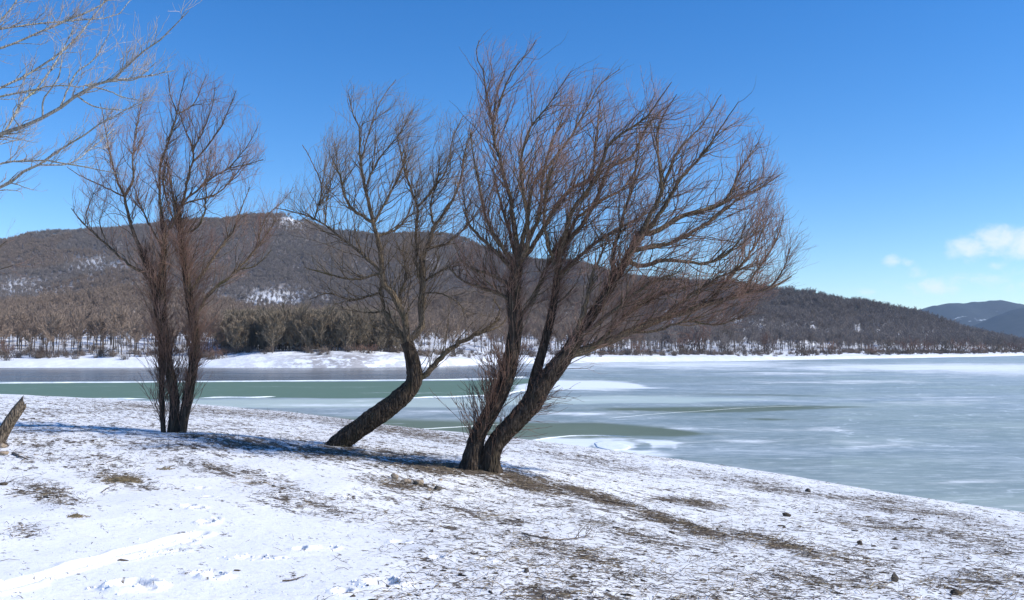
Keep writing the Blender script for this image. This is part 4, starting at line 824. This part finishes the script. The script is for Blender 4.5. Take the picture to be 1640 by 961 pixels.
rock(1260,827,17,7,CL,'low dark earth clod right of the bare strip below the lake edge','earth_clod','clod',11)
rock(1377,873,9,8,CL,'small upright dark clod left above the pointed dark stone','earth_clod','clod',12)
rock(1533,953,20,9,CL,'broad dark earth clod at the bottom edge right of the pointed dark stone','earth_clod','clod',13)
rock(843,917,9,7,RD,'small round dark stone alone on white snow at bottom centre',seed=14)
rock(5,717,15,8,RT,'rounded weathered wood knot at the foot of the leaning stump','wood_chunk','wood',15)
rock(6,728,20,6,RT,'flat pale slab below the leaning stump at the left edge',seed=16)
rock(6,777,15,5,CL,'flat brown clod at the left edge below the leaning stump','earth_clod','clod',17)
rock(821,953,30,8,CL,'wide dark clod of earth at the bottom edge left of centre right','earth_clod','clod',18) if False else None
STRAW = twig_mat('dry_straw', (0.20, 0.15, 0.08), (0.40, 0.31, 0.18)); STICK = twig_mat('dead_stick', (0.07, 0.05, 0.035), (0.16, 0.12, 0.085))
def mound(px, py, w, h, n, label, tilt=.2):
    g = gpt(px, py); s = g[1] / F; r = np.random.default_rng(int(px)); root = empty('grass_tuft', g); tag(root, label, 'dry grass')
    p = r.normal(0, 1, (n, 3)) * [w * s * .27, w * s * .22, 0]; p[:, 2] = ground_z(p[:, 0] + g[0], p[:, 1] + g[1]) - g[2] + h * s * .55 * np.exp(-(p[:, 0] / (w * s * .3)) ** 2) * r.random(n)
    d = np.column_stack([r.normal(.9, .4, n), r.normal(-.3, .5, n), r.normal(.06, .22, n)]); d /= np.linalg.norm(d, axis=1, keepdims=True); L = r.uniform(.1, .3, n)[:, None] * w * s
    q = np.stack([p, p + d * L * .5 + [0, 0, .008], p + d * L], 1); v, fq = tubes(q, np.tile([.0035, .003, .0015], (n, 1)), 3)
    mesh_np('blades', v, fq, STRAW, root)['kind'] = 'stuff'
mound(194,771,48,13,320,'largest flattened tuft of dry straw on clean snow right of the leaning stump')
mound(121,828,26,5,110,'small flat tuft of dry grass alone on the snow at lower left')
mound(262,752,26,6,80,'thin dry grass tuft on snow below the double stemmed tree')
def stick(pp, rad0, label, twigs=0, seed=0, name='stick'):
    r = np.random.default_rng(seed); P = np.array([gpt(a, b) for a, b in pp]); P[:, 2] += rad0 * .8 + .004
    Q = resample(P, 18); Q[:, 2] = np.maximum(Q[:, 2], ground_z(Q[:, 0], Q[:, 1]) + rad0 * .6); g = Q[0].copy()
    Q[1:] += r.normal(0, .006, (17, 3)) * [1, 1, .3]
    parts = [tubes(Q[None], np.linspace(rad0, rad0 * .35, 18)[None], 6)]
    if twigs:
        e1, _ = grow(Q[None], np.ones((1, 18)), twigs, (.1, .95), (.12, .35), 6, np.array([.3, 0, .4]), .7, .6, .3, r, .05, .15); parts.append(tubes(e1, rad0 * .45 * np.linspace(1, .4, 6)[None] * np.ones((twigs, 1)), 4))
    root = empty(name, g); v, fq = parts[0]; mesh_np('stem', v - g, fq, STICK, root)
    if twigs: v, fq = parts[1]; mesh_np('side_twigs', v - g, fq, STICK, root)['kind'] = 'stuff'
    return tag(root, label, 'stick')
stick([(452,934),(470,931),(490,924)], .006, 'short straight stick lying alone on the snow at bottom centre left')
stick([(836,856),(860,862),(892,867),(925,864),(944,860)], .009, 'thin forked fallen branch curving across the snow below the bare strip', 10, 3)
stick([(163,790),(172,783),(186,777)], .006, 'short crooked stick beside the largest straw tuft', 3, 4)
stick([(966,803),(985,806),(1003,810)], .009, 'dark stick lying along the bare earth strip right of the big tree', 3, 5)
stick([(20,728),(32,733),(45,739)], .02, 'broken pale stick lying in front of the leaning stump', 2, 6)
stick([(672,818),(688,815),(702,813)], .006, 'thin stick on the snow below the stone heap', 3, 7)
stick([(170,742),(190,737),(215,741)], .006, 'thin stick on the snow left below the double stemmed tree', 4, 8)
# litter nobody could count: clods, grass blades, twig bits
def scatter_litter(n, thr, seed, ymin=4.9, pw=2.0):
    r = np.random.default_rng(seed); out = []
    while sum(len(o) for o in out) < n:
        q = np.column_stack([r.uniform(-60, 1720, 60000), 636 + 340 * r.random(60000)])
        f_ = bare_field(q[:, 0], q[:, 1], 0 * q[:, 0], 9 + 0 * q[:, 0])
        out.append(q[r.random(len(q)) < np.clip(f_ - thr, 0.004, 1) ** pw])
    q = np.concatenate(out)[:n]
    # pixel -> ground by marching all rays together
    lo = np.full(n, 4.0); hi = np.full(n, 110.0); Yt = np.geomspace(4, 100, 260); hit = np.full(n, np.nan); prev = None
    for Y in Yt:
        P = at(q[:, 0], q[:, 1], np.full(n, Y)); m = np.isnan(hit)
        if not m.any(): break
        gz = ground_base(P[m, 0], P[m, 1]); ok = P[m, 2] <= gz; im = np.nonzero(m)[0][ok]; hit[im] = Y * (1 - .5 * (1 - 1 / 1.0125))
    ok = ~np.isnan(hit); P = at(q[ok, 0], q[ok, 1], hit[ok]); P[:, 2] = ground_z(P[:, 0], P[:, 1]); ok2 = P[:, 2] > .03
    return P[ok2]
P = scatter_litter(12000, .12, 1, pw=1.3); n = len(P); dist = np.hypot(P[:, 0], P[:, 1])
gr = (1 + 5 ** .5) / 2
oc = np.array([[-1,gr,0],[1,gr,0],[-1,-gr,0],[1,-gr,0],[0,-1,gr],[0,1,gr],[0,-1,-gr],[0,1,-gr],[gr,0,-1],[gr,0,1],[-gr,0,-1],[-gr,0,1]], float) / 1.9
of = np.array([[0,11,5],[0,5,1],[0,1,7],[0,7,10],[0,10,11],[1,5,9],[5,11,4],[11,10,2],[10,7,6],[7,1,8],[3,9,4],[3,4,2],[3,2,6],[3,6,8],[3,8,9],[4,9,5],[2,4,11],[6,2,10],[8,6,7],[9,8,1]])
sz = np.minimum(rng.lognormal(-4.95, .5, n), .026)[:, None] * (.8 + .035 * dist[:, None]); a = rng.normal(-.5, .6, n)
lob = oc[None] * (1 + .30 * rng.normal(0, 1, (n, 12, 1))) * np.stack([sz[:, 0] * rng.uniform(1.0, 2.4, n), sz[:, 0] * rng.uniform(.6, 1.2, n), sz[:, 0] * rng.uniform(.25, .65, n)], 1)[:, None]
rot = np.stack([lob[..., 0] * np.cos(a)[:, None] - lob[..., 1] * np.sin(a)[:, None], lob[..., 0] * np.sin(a)[:, None] + lob[..., 1] * np.cos(a)[:, None], lob[..., 2]], -1)
tag(mesh_np('earth_crumbs', (P[:, None] + rot).reshape(-1, 3), (of[None] + (np.arange(n) * 12)[:, None, None]).reshape(-1, 3), CL, smooth=False), 'dark crumbs of earth and leaf litter strewn over the snow', 'litter', kind='stuff')
P = scatter_litter(12000, .10, 2, pw=1.3); n = len(P); a = rng.normal(0.0, .75, n) + np.where(rng.random(n) < .5, 0, np.pi); L = rng.uniform(.03, .16, n)[:, None] * (.7 + .025 * np.hypot(P[:, 0], P[:, 1])[:, None])
d = np.column_stack([np.cos(a), np.sin(a), rng.normal(.04, .12, n)]); q = np.stack([P + [0, 0, .004], P + d * L * .5 + rng.normal(0, .012, (n, 3)) + [0, 0, .008], P + d * L + [0, 0, .003]], 1)
w = (.0012 + .00015 * np.hypot(P[:, 0], P[:, 1]))[:, None] * np.array([[1, .9, .5]]); v, fq = tubes(q, w, 3); half = len(fq) // 2
tag(mesh_np('straw_litter', v, fq, mats=[STRAW, STICK], midx=(np.arange(len(fq)) // 6 % 5 > 1).astype(int)), 'dry grass blades and twig bits lying on the snow', 'litter', kind='stuff')
P = scatter_litter(9000, .10, 4, pw=1.2); P = P[np.hypot(P[:, 0], P[:, 1]) < 13][:3200]; n = len(P); a = rng.uniform(0, 6.28, n); L = rng.uniform(.04, .20, n)[:, None]; cz = rng.normal(0, .5, n)
d = np.column_stack([np.cos(a), np.sin(a), np.abs(rng.normal(0, .16, n))]); d2 = np.column_stack([np.cos(a + cz), np.sin(a + cz), rng.normal(.02, .12, n)])
q = np.stack([P - [0, 0, .004], P + d * L * .4 + [0, 0, .008], P + d * L * .4 + d2 * L * .35 + [0, 0, .009], P + d * L * .4 + d2 * L * .7], 1)
v, fq = tubes(q, rng.uniform(.0010, .0026, n)[:, None] * np.array([[1, 1, .8, .4]]), 3)
tag(mesh_np('grass_blades', v, fq, mats=[STRAW, STICK], midx=(np.arange(len(fq)) // 9 % 3 > 0).astype(int)), 'bent dead grass blades and stems poking through the near snow', 'litter', kind='stuff')
lumps = []
for a_, b_, rx, ry, d_ in pits:
    m = 16; th_ = rng.uniform(0, 6.28, m); k = rng.uniform(1.05, 2.2, m); lumps.append(np.column_stack([a_ + rx * k * np.cos(th_), b_ + ry * k * np.sin(th_), rng.uniform(.003, .008, m) * (rx / .08)]))
for L_, w_, d_ in trails:
    m = 90; i_ = rng.integers(0, len(L_) - 1, m); f_ = rng.random((m, 1)); pp_ = L_[i_] * (1 - f_) + L_[i_ + 1] * f_ + rng.normal(0, w_ * 1.0, (m, 2)); lumps.append(np.column_stack([pp_, rng.uniform(.003, .008, m)]))
lumps = np.concatenate(lumps); n = len(lumps); zc_ = ground_z(lumps[:, 0], lumps[:, 1])
V = np.column_stack([lumps[:, :2], zc_ + lumps[:, 2] * .3])[:, None] + oc[None] * (1 + .25 * rng.normal(0, 1, (n, 12, 1))) * lumps[:, 2][:, None, None] * np.array([1.2, 1, .75])
t = NT('loose_snow'); t.bump(t.noise(t.coord('Object'), 60, 3), .3, .01)
tag(mesh_np('snow_crumbs', V.reshape(-1, 3), (of[None] + (np.arange(n) * 12)[:, None, None]).reshape(-1, 3), t.out((.87, .88, .89), .6, .25)), 'crumbs of loose snow thrown up round the footprints and the track', 'snow', kind='stuff')
P = scatter_litter(900, .15, 3); n = len(P); d = rng.normal(0, .35, (n, 3)); d[:, 2] = 1; L = rng.uniform(.03, .10, n)[:, None] * np.clip(np.hypot(P[:, 0], P[:, 1]) / 9, .5, 2.2)[:, None]; q = np.stack([P - [0, 0, .01], P + d * L * .5, P + d * L + rng.normal(0, .03, (n, 3))], 1)
v, fq = tubes(q, (.0008 + .00010 * np.hypot(P[:, 0], P[:, 1]))[:, None] * np.array([[1, .8, .5]]), 3)
tag(mesh_np('weed_stalks', v, fq, STICK), 'thin dead weed stalks standing up through the snow', 'weeds', kind='stuff')

# ------------------------------------------------------------------ air
import bmesh
bm = bmesh.new(); bmesh.ops.create_cube(bm, size=1.0); me = bpy.data.meshes.new('haze'); bm.to_mesh(me); bm.free()
hz = bpy.data.objects.new('haze', me); COL.objects.link(hz)
x0, x1, y0, y1, z0, z1 = -4200, 5200, -900, 5900, -8, 300
hz.location = ((x0 + x1) / 2, (y0 + y1) / 2, (z0 + z1) / 2); hz.scale = (x1 - x0, y1 - y0, z1 - z0)
m = bpy.data.materials.new('air'); m.use_nodes = True; nt = m.node_tree; nt.nodes.clear(); ou = nt.nodes.new('ShaderNodeOutputMaterial'); pv = nt.nodes.new('ShaderNodeVolumePrincipled')
pv.inputs['Color'].default_value = (.55, .76, 1, 1); pv.inputs['Density'].default_value = .00005; nt.links.new(pv.outputs[0], ou.inputs['Volume']); me.materials.append(m)
tag(hz, kind='stuff'); hz.visible_shadow = True
